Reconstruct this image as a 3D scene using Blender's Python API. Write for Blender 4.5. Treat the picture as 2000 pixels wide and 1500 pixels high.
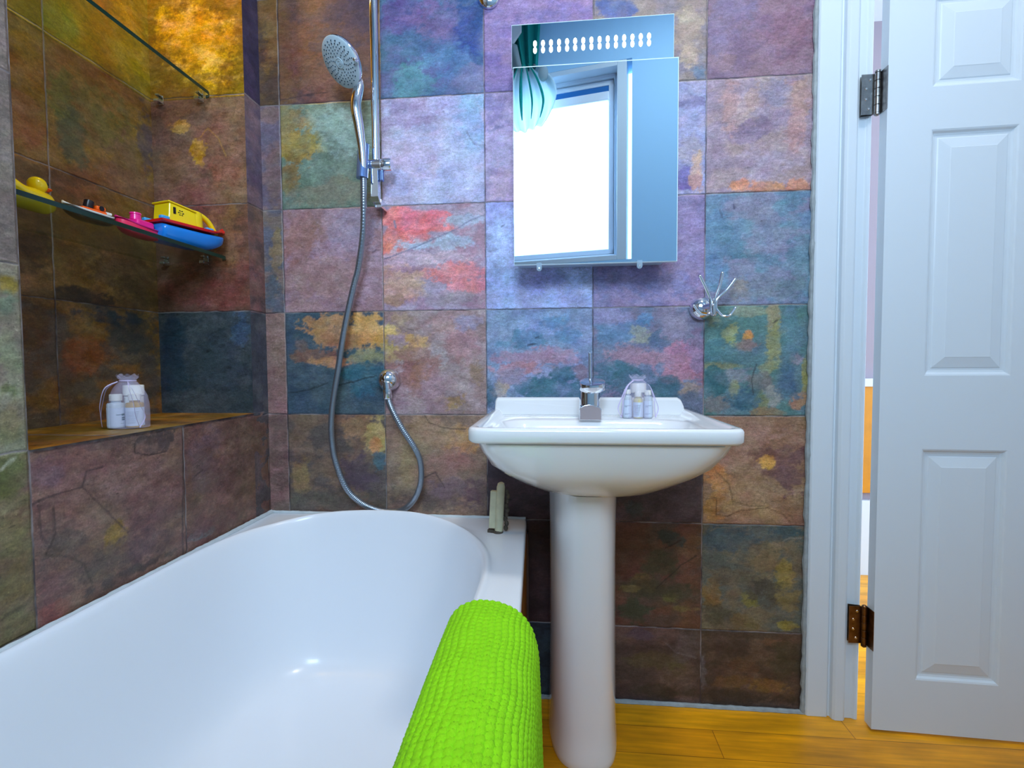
EXPO = -0.38; WINP = 43; CEILP = 22; SPOTP = 14; SLG = 1.4
import bpy, bmesh, math, random
import numpy as np
from mathutils import Vector, Matrix
random.seed(7)
for o in list(bpy.data.objects): bpy.data.objects.remove(o)
SC = bpy.context.scene; COL = SC.collection

# ------------------------------------------------------------ camera, world, lights, exposure
cam_d = bpy.data.cameras.new('camera'); cam = bpy.data.objects.new('camera', cam_d); COL.objects.link(cam)
cam_d.sensor_width = 36; cam_d.lens = 944.925/2000*36; cam_d.clip_start = .02
_r = Vector((0.99555152, 0.09402527, -0.00603462)); _u = Vector((0.00204984, 0.04241905, 0.9990978)); _f = Vector((-0.09419643, 0.99466571, -0.04203761))
M = Matrix((( _r.x, _u.x, -_f.x), (_r.y, _u.y, -_f.y), (_r.z, _u.z, -_f.z))).to_4x4()
M.translation = Vector((0.20246, -1.36838, 0.9662)); cam.matrix_world = M
SC.camera = cam
SC.view_settings.view_transform = 'Standard'; SC.view_settings.look = 'None'
SC.view_settings.gamma = 1; SC.view_settings.use_curve_mapping = False
SC.view_settings.exposure = EXPO
w = bpy.data.worlds.new('sky'); SC.world = w; w.use_nodes = True
bg = w.node_tree.nodes['Background']; bg.inputs[0].default_value = (.62, .80, 1, 1); bg.inputs[1].default_value = 6.0

A12 = math.radians(12)
WU = Vector((-math.cos(A12), -math.sin(A12), 0)); WN = Vector((math.sin(A12), -math.cos(A12), 0)); WO = Vector((.60, -1.722, 0))
def W3(u, d, z): return WO + WU*u + WN*d + Vector((0, 0, z))
def area(name, loc, aim, sx, sy, power, col, spread=None):
    l = bpy.data.lights.new(name, 'AREA'); l.shape = 'RECTANGLE'; l.size = sx; l.size_y = sy; l.energy = power; l.color = col
    if spread: l.spread = spread
    o = bpy.data.objects.new(name, l); COL.objects.link(o); o.location = loc
    o.rotation_euler = (Vector(aim)-Vector(loc)).to_track_quat('-Z', 'Y').to_euler(); return o
# daylight coming in through the window behind the camera
area('daylight', W3(.50, .28, 2.24), W3(.50, -1, 2.05), .62, .62, WINP, (.66, .83, 1.0))
# unseen lamp added under the ceiling as warm fill for the room
area('added_fill_light', (.75, -.85, 3.05), (.75, -.85, 0), .30, .30, CEILP, (1.0, .93, .84))
# downlight in the top of the alcove
def spot(name, loc, aim, power, col, size, rad, blend=.6):
    l = bpy.data.lights.new(name, 'SPOT'); l.energy = power; l.color = col; l.spot_size = math.radians(size); l.spot_blend = blend; l.shadow_soft_size = rad
    o = bpy.data.objects.new(name, l); COL.objects.link(o); o.location = loc
    o.rotation_euler = (Vector(aim)-Vector(loc)).to_track_quat('-Z', 'Y').to_euler()
spot('alcove_downlight', (-.815, -.150, 2.33), (-.82, -.19, .8), SPOTP, (1.0, .56, .07), 150, .02)

# ------------------------------------------------------------ materials
def lin(c):
    return tuple(((v/255)/12.92 if v/255 <= .04045 else ((v/255+.055)/1.055)**2.4) for v in c)
def mat(name, col, rough=.5, metal=0, spec=.5, coat=0, bump=0, bscale=200, trans=0, ior=1.45, emit=None, estr=0, noise=0, nscale=20, aniso=0):
    m = bpy.data.materials.new(name); m.use_nodes = True; nt = m.node_tree; b = nt.nodes['Principled BSDF']
    c = tuple(lin(col)) + (1,)
    b.inputs['Base Color'].default_value = c; b.inputs['Roughness'].default_value = rough; b.inputs['Metallic'].default_value = metal
    b.inputs['Specular IOR Level'].default_value = spec; b.inputs['Coat Weight'].default_value = coat; b.inputs['Coat Roughness'].default_value = .05
    b.inputs['Transmission Weight'].default_value = trans; b.inputs['IOR'].default_value = ior
    if emit: b.inputs['Emission Color'].default_value = tuple(emit)+(1,); b.inputs['Emission Strength'].default_value = estr
    tc = nt.nodes.new('ShaderNodeTexCoord')
    if noise:
        n = nt.nodes.new('ShaderNodeTexNoise'); n.inputs['Scale'].default_value = nscale; n.inputs['Detail'].default_value = 4
        nt.links.new(tc.outputs['Object'], n.inputs['Vector'])
        h = nt.nodes.new('ShaderNodeMapRange'); h.inputs[1].default_value = .3; h.inputs[2].default_value = .7; h.inputs[3].default_value = 1-noise; h.inputs[4].default_value = 1+noise
        nt.links.new(n.outputs[0], h.inputs[0])
        v = nt.nodes.new('ShaderNodeVectorMath'); v.operation = 'SCALE'; v.inputs[0].default_value = c[:3]
        nt.links.new(h.outputs[0], v.inputs['Scale']); nt.links.new(v.outputs[0], b.inputs['Base Color'])
    if bump:
        n = nt.nodes.new('ShaderNodeTexNoise'); n.inputs['Scale'].default_value = bscale; n.inputs['Detail'].default_value = 5
        nt.links.new(tc.outputs['Object'], n.inputs['Vector'])
        bp = nt.nodes.new('ShaderNodeBump'); bp.inputs['Strength'].default_value = bump; bp.inputs['Distance'].default_value = .002
        nt.links.new(n.outputs[0], bp.inputs['Height']); nt.links.new(bp.outputs[0], b.inputs['Normal'])
    return m
def slate_mat():
    m = bpy.data.materials.new('slate_tile'); m.use_nodes = True; nt = m.node_tree; N = nt.nodes; L = nt.links
    b = N['Principled BSDF']; b.inputs['Specular IOR Level'].default_value = .45
    at = N.new('ShaderNodeAttribute'); at.attribute_name = 'Col'
    tc = N.new('ShaderNodeTexCoord'); uv = N.new('ShaderNodeUVMap'); uv.uv_map = 'UVMap'
    def noise(scale, det=6, rough=.6, vec=None):
        n = N.new('ShaderNodeTexNoise'); n.inputs['Scale'].default_value = scale; n.inputs['Detail'].default_value = det; n.inputs['Roughness'].default_value = rough
        L.new(vec or tc.outputs['Object'], n.inputs['Vector']); return n
    def rng(src, a, b_, c, d):
        h = N.new('ShaderNodeMapRange'); L.new(src, h.inputs[0]); h.inputs[1].default_value = a; h.inputs[2].default_value = b_; h.inputs[3].default_value = c; h.inputs[4].default_value = d; return h.outputs[0]
    def math_(op, a, b_=None):
        h = N.new('ShaderNodeMath'); h.operation = op
        for i, x in enumerate((a, b_)):
            if x is None: continue
            if isinstance(x, (int, float)): h.inputs[i].default_value = x
            else: L.new(x, h.inputs[i])
        return h.outputs[0]
    # horizontal cleft streaks
    mp = N.new('ShaderNodeMapping'); L.new(tc.outputs['Object'], mp.inputs[0]); mp.inputs['Scale'].default_value = (1, 1, 1.9)
    s1 = noise(15, 10, .72, mp.outputs[0]); s2 = noise(90, 5, .6, mp.outputs[0]); s3 = noise(300, 3, .6); s0 = noise(6, 5, .6)
    v1 = rng(s1.outputs[0], .3, .7, .66, 1.32); v2 = rng(s2.outputs[0], .3, .7, .74, 1.24); v3 = rng(s3.outputs[0], .3, .7, .80, 1.2)
    pits = noise(46, 3, .5, mp.outputs[0]); pm = rng(pits.outputs[0], .24, .31, .55, 1.0)
    fk = noise(240, 2, .5); fm = rng(fk.outputs[0], .66, .74, 1.0, 1.5); fd = rng(fk.outputs[0], .26, .34, .6, 1.0)
    val = math_('MULTIPLY', math_('MULTIPLY', math_('MULTIPLY', v1, v2), math_('MULTIPLY', v3, pm)), math_('MULTIPLY', fm, fd))
    hs = N.new('ShaderNodeHueSaturation'); L.new(rng(s0.outputs[0], .3, .7, .47, .53), hs.inputs['Hue']); L.new(rng(s1.outputs[0], .3, .7, 1.15, .9), hs.inputs['Saturation'])
    L.new(val, hs.inputs['Value']); L.new(at.outputs['Color'], hs.inputs['Color'])
    # joints: distance to the nearest integer of the tile coordinates
    sep = N.new('ShaderNodeSeparateXYZ'); L.new(uv.outputs[0], sep.inputs[0])
    wob = math_('MULTIPLY', math_('SUBTRACT', noise(30, 3).outputs[0], .5), .016)
    def joint(s):
        f = math_('FRACT', math_('ADD', math_('ADD', s, wob), 100.5)); return math_('ABSOLUTE', math_('SUBTRACT', f, .5))
    d = math_('MINIMUM', joint(sep.outputs[0]), joint(sep.outputs[1]))
    jm = rng(d, .0030, .0065, 1, 0)
    gn = noise(12, 3); gc = N.new('ShaderNodeMix'); gc.data_type = 'RGBA'; L.new(rng(gn.outputs[0], .42, .58, 0, 1), gc.inputs[0])
    gc.inputs[6].default_value = (*lin((58, 52, 58)), 1); gc.inputs[7].default_value = (*lin((140, 132, 132)), 1)
    mx = N.new('ShaderNodeMix'); mx.data_type = 'RGBA'; L.new(math_('MULTIPLY', jm, .85), mx.inputs[0]); L.new(hs.outputs[0], mx.inputs[6]); L.new(gc.outputs[2], mx.inputs[7])
    L.new(mx.outputs[2], b.inputs['Base Color'])
    L.new(rng(s2.outputs[0], .3, .7, .34, .56), b.inputs['Roughness'])
    hgt = math_('ADD', math_('ADD', math_('MULTIPLY', s1.outputs[0], .7), math_('MULTIPLY', s2.outputs[0], .12)), math_('MULTIPLY', s3.outputs[0], .03))
    hgt = math_('SUBTRACT', hgt, math_('MULTIPLY', rng(d, .002, .012, 1, 0), .5))
    tr = math_('FLOOR', math_('ADD', math_('MULTIPLY', noise(5, 7, .62, mp.outputs[0]).outputs[0], 11), math_('MULTIPLY', s2.outputs[0], .5))); hgt = math_('ADD', hgt, math_('MULTIPLY', tr, .14))
    bp = N.new('ShaderNodeBump'); bp.inputs['Strength'].default_value = .55; bp.inputs['Distance'].default_value = .006; L.new(hgt, bp.inputs['Height']); L.new(bp.outputs[0], b.inputs['Normal'])
    return m
def bamboo_mat(name, c1, c2, c3, rough=.35):
    m = bpy.data.materials.new(name); m.use_nodes = True; nt = m.node_tree; N = nt.nodes; L = nt.links; b = N['Principled BSDF']
    tc = N.new('ShaderNodeTexCoord')
    br = N.new('ShaderNodeTexBrick'); L.new(tc.outputs['Object'], br.inputs['Vector']); br.inputs['Scale'].default_value = 1
    br.inputs['Brick Width'].default_value = .96; br.inputs['Row Height'].default_value = .092; br.inputs['Mortar Size'].default_value = .0009; br.inputs['Bias'].default_value = 0
    br.inputs['Color1'].default_value = (*lin(c1), 1); br.inputs['Color2'].default_value = (*lin(c2), 1); br.inputs['Mortar'].default_value = (*lin(c3), 1); br.offset = .37
    mp = N.new('ShaderNodeMapping'); mp.inputs['Scale'].default_value = (2.2, 40, 40); L.new(tc.outputs['Object'], mp.inputs[0])
    n = N.new('ShaderNodeTexNoise'); n.inputs['Scale'].default_value = 2.5; n.inputs['Detail'].default_value = 6; L.new(mp.outputs[0], n.inputs['Vector'])
    mp2 = N.new('ShaderNodeMapping'); mp2.inputs['Scale'].default_value = (3, 10, 10); L.new(tc.outputs['Object'], mp2.inputs[0])
    n2 = N.new('ShaderNodeTexNoise'); n2.inputs['Scale'].default_value = 1.6; n2.inputs['Detail'].default_value = 5; L.new(mp2.outputs[0], n2.inputs['Vector'])
    h = N.new('ShaderNodeMapRange'); L.new(n.outputs[0], h.inputs[0]); h.inputs[1].default_value = .3; h.inputs[2].default_value = .7; h.inputs[3].default_value = .80; h.inputs[4].default_value = 1.14
    h2 = N.new('ShaderNodeMapRange'); L.new(n2.outputs[0], h2.inputs[0]); h2.inputs[1].default_value = .35; h2.inputs[2].default_value = .65; h2.inputs[3].default_value = .74; h2.inputs[4].default_value = 1.1
    mm = N.new('ShaderNodeMath'); mm.operation = 'MULTIPLY'; L.new(h.outputs[0], mm.inputs[0]); L.new(h2.outputs[0], mm.inputs[1])
    v = N.new('ShaderNodeVectorMath'); v.operation = 'SCALE'; L.new(br.outputs[0], v.inputs[0]); L.new(mm.outputs[0], v.inputs['Scale']); L.new(v.outputs[0], b.inputs['Base Color'])
    b.inputs['Roughness'].default_value = rough
    bp = N.new('ShaderNodeBump'); bp.inputs['Strength'].default_value = .15; bp.inputs['Distance'].default_value = .001; L.new(n.outputs[0], bp.inputs['Height']); L.new(bp.outputs[0], b.inputs['Normal'])
    return m
def thin_mat(name, col, alpha, rough=.05, glossy=True):
    """clear sheet: transparent mixed with a coloured surface"""
    m = bpy.data.materials.new(name); m.use_nodes = True; nt = m.node_tree; N = nt.nodes; L = nt.links; out = N['Material Output']; b = N['Principled BSDF']
    b.inputs['Base Color'].default_value = (*lin(col), 1); b.inputs['Roughness'].default_value = rough
    t = N.new('ShaderNodeBsdfTransparent'); t.inputs[0].default_value = (1, 1, 1, 1)
    mx = N.new('ShaderNodeMixShader'); mx.inputs[0].default_value = alpha; L.new(t.outputs[0], mx.inputs[1]); L.new(b.outputs[0], mx.inputs[2]); L.new(mx.outputs[0], out.inputs[0])
    return m
def cloth_mat(name, col):
    m = bpy.data.materials.new(name); m.use_nodes = True; nt = m.node_tree; N = nt.nodes; L = nt.links; out = N['Material Output']
    d = N.new('ShaderNodeBsdfDiffuse'); d.inputs[0].default_value = (*lin(col), 1); t = N.new('ShaderNodeBsdfTranslucent'); t.inputs[0].default_value = (*lin(col), 1)
    mx = N.new('ShaderNodeMixShader'); mx.inputs[0].default_value = .55; L.new(d.outputs[0], mx.inputs[1]); L.new(t.outputs[0], mx.inputs[2]); L.new(mx.outputs[0], out.inputs[0])
    return m
def glass_mat(name, tint, alpha_tint):
    m = bpy.data.materials.new(name); m.use_nodes = True; nt = m.node_tree; N = nt.nodes; L = nt.links; out = N['Material Output']
    t = N.new('ShaderNodeBsdfTransparent'); t.inputs[0].default_value = (*tint, 1)
    g = N.new('ShaderNodeBsdfGlossy'); g.inputs['Roughness'].default_value = .03
    fr = N.new('ShaderNodeLayerWeight'); fr.inputs[0].default_value = .5
    p = N.new('ShaderNodeMath'); p.operation = 'POWER'; L.new(fr.outputs['Facing'], p.inputs[0]); p.inputs[1].default_value = 4.0
    q = N.new('ShaderNodeMapRange'); L.new(p.outputs[0], q.inputs[0]); q.inputs[3].default_value = .04; q.inputs[4].default_value = .6
    mx = N.new('ShaderNodeMixShader'); L.new(q.outputs[0], mx.inputs[0]); L.new(t.outputs[0], mx.inputs[1]); L.new(g.outputs[0], mx.inputs[2]); L.new(mx.outputs[0], out.inputs[0])
    return m
MS = slate_mat()
MT = dict(
 ceramic=mat('white_ceramic', (236, 238, 240), .10, coat=.6), acrylic=mat('white_acrylic', (230, 236, 244), .26, coat=.15),
 paint=mat('white_gloss_paint', (214, 226, 236), .38, bump=.08, bscale=40), chrome=mat('chrome', (225, 232, 240), .06, 1), mirror=mat('mirror_glass', (190, 222, 245), .0, 1),
 mirror_edge=mat('ground_mirror_edge', (215, 238, 248), .25), cabinet=mat('pale_blue_cabinet_metal', (170, 195, 220), .35, .3),
 plaster=mat('pale_blue_paint', (176, 220, 252), .75, bump=.1, bscale=120), white_wall=mat('white_emulsion', (226, 230, 234), .8), ceil=mat('ceiling_paint', (216, 230, 244), .85),
 caulk=mat('sealant', (196, 206, 210), .45, bump=.5, bscale=90, noise=.08, nscale=30), seal_dark=mat('grey_grout', (150, 160, 164), .6, bump=.6, bscale=120, noise=.15, nscale=60),
 bronze=mat('aged_bronze', (122, 96, 70), .32, 1, noise=.3, nscale=60), steel=mat('dull_steel', (150, 150, 150), .3, 1, noise=.2, nscale=80), screw=mat('screw_steel', (210, 210, 210), .2, 1),
 hose=mat('silver_hose', (150, 160, 172), .28, .85), head=mat('grey_shower_face', (190, 214, 226), .4), nozzle=mat('dark_nozzle', (30, 62, 82), .5), clip_blue=mat('blue_tinted_cradle', (120, 150, 205), .15, .7),
 plastic_y=mat('yellow_plastic', (244, 214, 12), .25, coat=.4), orange=mat('orange_plastic', (238, 96, 20), .3), black=mat('black_plastic', (22, 18, 22), .3), white=mat('white_plastic', (232, 232, 226), .35),
 red=mat('red_plastic', (206, 14, 18), .25, coat=.4), blue=mat('blue_plastic', (14, 124, 214), .25, coat=.4), lblue=mat('light_blue_plastic', (60, 160, 226), .3), pink=mat('pink_plastic', (232, 32, 140), .3, coat=.3),
 ink=mat('printed_ink', (24, 22, 20), .6), greenink=mat('green_ink', (20, 80, 84), .6), greyink=mat('grey_ink', (120, 132, 160), .6), cream=mat('aged_cream_plastic', (206, 204, 172), .5, noise=.12, nscale=40), rust=mat('grime', (84, 76, 66), .8, noise=.3, nscale=90),
 label=mat('paper_label', (206, 218, 236), .6), liquid=mat('pale_liquid', (206, 196, 150), .2), bottle=mat('frosted_bottle', (196, 206, 216), .2), amber=mat('amber_liquid', (176, 140, 40), .2),
 gedge=mat('glass_edge', (8, 46, 34), .15), ribbon=mat('lilac_ribbon', (206, 196, 230), .45), grey_tap=mat('tap_mouth', (160, 152, 156), .35, .3),
 wood=bamboo_mat('bamboo_floor', (238, 164, 10), (226, 148, 8), (150, 88, 6)), panel=mat('bamboo_bath_panel', (186, 118, 20), .4, noise=.15, nscale=12), board=mat('bamboo_board', (206, 136, 10), .4, noise=.12, nscale=14),
 mauve=mat('mauve_hall_paint', (158, 148, 158), .8), lamp=mat('fill_lamp_lens', (255, 240, 220), .3, emit=(1, .93, .84), estr=6), dlamp=mat('downlight_lens', (255, 210, 120), .3, emit=(1, .62, .16), estr=10),
 led=mat('led_window', (255, 255, 255), .3, emit=(.86, .93, 1), estr=5), sash=mat('window_sash', (214, 222, 232), .4), blind=mat('blind_cassette', (236, 238, 244), .5), dark_gap=mat('blind_fabric', (36, 110, 178), .7),
)
MT['organza'] = thin_mat('lilac_organza', (220, 214, 244), .23, .6)
MT['clear'] = thin_mat('clear_clip', (190, 220, 240), .35, .1)
MT['shelf_glass'] = glass_mat('shelf_glass', (.88, .95, .90), .2)
MT['pane'] = glass_mat('window_glass', (.96, .98, 1.0), .1)
MT['curtain_light'] = cloth_mat('pale_curtain', (214, 224, 226)); MT['teal'] = cloth_mat('teal_curtain', (60, 196, 186))

# ------------------------------------------------------------ object helpers
WL = {}
def tagp(o, label=None, cat=None, group=None, kind=None):
    for k, v in (('label', label), ('category', cat), ('group', group), ('kind', kind)):
        if v: o[k] = v
    return o
def empty(name, loc, label=None, cat=None, group=None, kind=None):
    o = bpy.data.objects.new(name, None); COL.objects.link(o); o.location = loc; o.empty_display_size = .02; WL[o.name] = Vector(loc)
    return tagp(o, label, cat, group, kind)
def origin_of(p): return WL.get(p.name, Vector((0, 0, 0)))
class MB:
    def __init__(s): s.v = []; s.f = []; s.mi = []; s.T = None; s.cur = 0
    def add(s, vs, fs):
        n = len(s.v)
        for p in vs:
            p = Vector(p); s.v.append(s.T @ p if s.T is not None else p)
        for f in fs: s.f.append([n+i for i in f]); s.mi.append(s.cur)
        return s
    def box(s, a, b):
        (x0, y0, z0), (x1, y1, z1) = a, b
        return s.add([(x0, y0, z0), (x1, y0, z0), (x1, y1, z0), (x0, y1, z0), (x0, y0, z1), (x1, y0, z1), (x1, y1, z1), (x0, y1, z1)],
                     [(0, 3, 2, 1), (4, 5, 6, 7), (0, 1, 5, 4), (1, 2, 6, 5), (2, 3, 7, 6), (3, 0, 4, 7)])
    def rings(s, R, cap0=True, cap1=True, close=True):
        n = len(R[0]); vs = [p for r in R for p in r]; fs = []
        for k in range(len(R)-1):
            for i in range(n if close else n-1):
                j = (i+1) % n; fs.append((k*n+i, k*n+j, (k+1)*n+j, (k+1)*n+i))
        if cap0: fs.append(tuple(range(n))[::-1])
        if cap1: fs.append(tuple((len(R)-1)*n+i for i in range(n)))
        return s.add(vs, fs)
    def lathe(s, prof, o=(0, 0, 0), axis=(0, 0, 1), seg=32, cap0=True, cap1=True):
        a = Vector(axis).normalized(); t = Vector((1, 0, 0)) if abs(a.x) < .9 else Vector((0, 1, 0)); e1 = (t - a*t.dot(a)).normalized(); e2 = a.cross(e1); o = Vector(o)
        return s.rings([[o+a*h+(e1*math.cos(2*math.pi*i/seg)+e2*math.sin(2*math.pi*i/seg))*r for i in range(seg)] for r, h in prof], cap0, cap1)
    def cyl(s, a, b, r, r2=None, seg=20):
        a = Vector(a); b = Vector(b); return s.lathe([(r, 0), (r2 if r2 is not None else r, (b-a).length)], a, b-a, seg)
    def tube(s, pts, rad, seg=12, smooth=6, cap=True):
        P = catmull(pts, smooth) if smooth else [Vector(p) for p in pts]; n = len(P)
        R = rad if callable(rad) else (lambda t: rad)
        T0 = (P[1]-P[0]).normalized(); up = Vector((0, 0, 1)) if abs(T0.z) < .9 else Vector((0, 1, 0)); e1 = (up-T0*up.dot(T0)).normalized(); rr = []
        for k in range(n):
            T = (P[min(k+1, n-1)]-P[max(k-1, 0)]).normalized(); e1 = (e1-T*e1.dot(T)).normalized(); e2 = T.cross(e1); r = R(k/(n-1))
            rr.append([P[k]+(e1*math.cos(2*math.pi*i/seg)+e2*math.sin(2*math.pi*i/seg))*r for i in range(seg)])
        return s.rings(rr, cap, cap)
    def ell(s, c, r, seg=24, rin=14):
        c = Vector(c); R = []
        for k in range(1, rin):
            a = math.pi*k/rin; R.append([c+Vector((r[0]*math.sin(a)*math.cos(2*math.pi*i/seg), r[1]*math.sin(a)*math.sin(2*math.pi*i/seg), -r[2]*math.cos(a))) for i in range(seg)])
        return s.rings(R)
    def build(s, name, m, parent=None, smooth=True, bevel=0, sub=0, solid=0, bseg=2, angle=40):
        off = origin_of(parent) if parent else Vector((0, 0, 0))
        me = bpy.data.meshes.new(name); me.from_pydata([tuple(p-off) for p in s.v], [], s.f)
        ms = m if isinstance(m, (list, tuple)) else [m]
        for x in ms: me.materials.append(MT[x] if isinstance(x, str) else x)
        if len(ms) > 1: me.polygons.foreach_set('material_index', s.mi)
        bm = bmesh.new(); bm.from_mesh(me); bmesh.ops.recalc_face_normals(bm, faces=bm.faces); bm.to_mesh(me); bm.free()
        o = bpy.data.objects.new(name, me); COL.objects.link(o)
        if parent: o.parent = parent
        WL[o.name] = off
        if smooth:
            me.polygons.foreach_set('use_smooth', [True]*len(me.polygons)); me.set_sharp_from_angle(angle=math.radians(angle))
        if solid: md = o.modifiers.new('t', 'SOLIDIFY'); md.thickness = solid; md.offset = -1
        if bevel: md = o.modifiers.new('b', 'BEVEL'); md.width = bevel; md.segments = bseg; md.limit_method = 'ANGLE'; md.angle_limit = math.radians(35)
        if sub: md = o.modifiers.new('s', 'SUBSURF'); md.levels = sub; md.render_levels = sub
        return o
def catmull(pts, k):
    P = [Vector(p) for p in pts]; out = []
    for i in range(len(P)-1):
        a = P[max(i-1, 0)]; b = P[i]; c = P[i+1]; d = P[min(i+2, len(P)-1)]
        for j in range(k):
            t = j/k; out.append(.5*((2*b)+(c-a)*t+(2*a-5*b+4*c-d)*t*t+(3*b-a-3*c+d)*t**3))
    out.append(P[-1]); return out
def struct(o, label=None): return tagp(o, label, kind='structure')
def frame_T(o, x, y, z): 
    m = Matrix.Identity(4)
    for i, a in enumerate((x, y, z)):
        a = Vector(a)
        for r in range(3): m[r][i] = a[r]
    m.translation = Vector(o); return m

# ------------------------------------------------------------ slate colouring (numpy value noise)
def _hash(ix, iy, seed):
    h = np.sin(ix*127.1+iy*311.7+seed*74.7)*43758.5453; return h-np.floor(h)
def vnoise(x, y, seed):
    ix = np.floor(x); iy = np.floor(y); fx = x-ix; fy = y-iy; fx = fx*fx*(3-2*fx); fy = fy*fy*(3-2*fy)
    return (_hash(ix, iy, seed)*(1-fx)+_hash(ix+1, iy, seed)*fx)*(1-fy)+(_hash(ix, iy+1, seed)*(1-fx)+_hash(ix+1, iy+1, seed)*fx)*fy
def fbm(x, y, seed, oct=4):
    s = 0; a = .5; n = 0
    for k in range(oct): s = s+a*vnoise(x*2**k, y*2**k, seed+k*13); n += a; a *= .55
    return s/n
SRGB = np.array
def slin(c):
    c = np.array(c, float)/255; return np.where(c <= .04045, c/12.92, ((c+.055)/1.055)**2.4)
GAIN = SLG
def slate(name, P0, U, V, un, vn, u0, u1, v0, v1, ue, ve, tiles, blobs, cracks, tile_uv, seed, relief=.0012, nrm=None, parent=None, sat=.92, gain=1.0):
    """P(u,v)=P0+U*u+V*v over u0..u1, v0..v1; ue/ve tile edges; tiles[(i,j)]=(base, second)"""
    us = np.linspace(u0, u1, un); vs = np.linspace(v0, v1, vn); UU, VV = np.meshgrid(us, vs); x = UU.ravel(); y = VV.ravel()
    wx = x; wy = y
    ti = np.clip(np.searchsorted(ue, wx, 'right')-1, 0, len(ue)-2); tj = np.clip(np.searchsorted(ve, wy, 'right')-1, 0, len(ve)-2)
    col = np.zeros((len(x), 3))
    n1 = fbm(x*16, y*26, seed, 5); n2 = fbm(x*40+9, y*60, seed+5, 4); mixn = np.clip((n1-.42)/.16, 0, 1)
    for k, (c1, c2) in tiles.items():
        m = (ti == k[0]) & (tj == k[1]); t = mixn[m][:, None]; col[m] = slin(c1)*(1-t)+slin(c2)*t
    wn = (fbm(x*20, y*24, seed+30, 6)-.5); wf = (fbm(x*60, y*80, seed+41, 5)-.5); wh = (fbm(x*190, y*220, seed+47, 2)-.5); wl = fbm(x*34, y*46, seed+77, 5)
    for b in blobs:
        i = np.searchsorted(ue, b[0], 'right')-1; j = np.searchsorted(ve, b[1], 'right')-1
        d = np.sqrt(((x-b[0])/b[2])**2+((y-b[1])/b[3])**2)+(wn*1.7+wf*1.2+wh*.5)*(b[6] if len(b) > 6 else 1); s = b[5]
        t = np.clip((1.05+s*.5-d)/(s+.06), 0, 1); t = t*t*(3-2*t)*np.where((ti == i) & (tj == j), 1, 0)*np.clip(.55+1.0*(wl-.2), .5, .95)
        col = col*(1-t[:, None])+slin(b[4])*t[:, None]
    for pl, w_, c in cracks:
        d = np.full(len(x), 9.0)
        xx = x+wn*.006+wf*.003; yy = y+wn*.004-wf*.003
        for a, b in zip(pl[:-1], pl[1:]):
            a = np.array(a); b = np.array(b); ab = b-a; t = np.clip(((xx-a[0])*ab[0]+(yy-a[1])*ab[1])/(ab@ab+1e-12), 0, 1)
            d = np.minimum(d, np.hypot(xx-a[0]-t*ab[0], yy-a[1]-t*ab[1]))
        t = np.clip(1.6-d/(w_*.9+.0006), 0, 1)*.8; col = col*(1-t[:, None])+slin(c)*t[:, None]
    for ch in range(3): col[:, ch] *= 1+.17*(fbm(x*28, y*40, seed+90+ch, 5)-.5)+.13*(fbm(x*110, y*130, seed+95+ch, 3)-.5)
    # thin darker and paler cleft layers
    lay = fbm(x*7, y*11, seed+60, 6)*9; lf_ = np.abs(lay-np.floor(lay)-.5)*2; col *= (1-.16*np.clip((.16-lf_)/.16, 0, 1)+.10*np.clip((lf_-.86)/.14, 0, 1))[:, None]
    col *= (.84+.32*n2)[:, None]*GAIN*gain
    g = col@np.array([.3, .5, .2]); col = np.clip(g[:, None]+(col-g[:, None])*sat, .002, 1)
    U = np.array(U, float); V = np.array(V, float); P = np.array(P0, float)+x[:, None]*U+y[:, None]*V
    nr = np.array(nrm if nrm is not None else np.cross(U, V), float)
    edge = np.minimum(np.minimum(x-u0, u1-x), np.minimum(y-v0, v1-y)); h = (n1-.5)*relief*np.clip(edge/.01, 0, 1)
    P = P+h[:, None]*nr
    if parent: P = P-np.array(origin_of(parent))
    me = bpy.data.meshes.new(name); idx = np.arange(un*vn).reshape(vn, un)
    q = np.stack([idx[:-1, :-1], idx[:-1, 1:], idx[1:, 1:], idx[1:, :-1]], -1).reshape(-1, 4)
    me.from_pydata(P.tolist(), [], q.tolist()); me.materials.append(MS)
    ca = me.color_attributes.new('Col', 'FLOAT_COLOR', 'POINT'); ca.data.foreach_set('color', np.hstack([col, np.ones((len(x), 1))]).ravel())
    uvl = me.uv_layers.new(name='UVMap'); tu, tv = tile_uv; uvs = np.stack([(x-tu[0])/tu[1], (y-tv[0])/tv[1]], -1)
    li = np.empty(len(me.loops), int); me.loops.foreach_get('vertex_index', li); uvl.data.foreach_set('uv', uvs[li].ravel())
    me.polygons.foreach_set('use_smooth', [True]*len(me.polygons))
    o = bpy.data.objects.new(name, me); COL.objects.link(o)
    if parent: o.parent = parent
    WL[o.name] = origin_of(parent) if parent else Vector((0, 0, 0))
    return o
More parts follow.
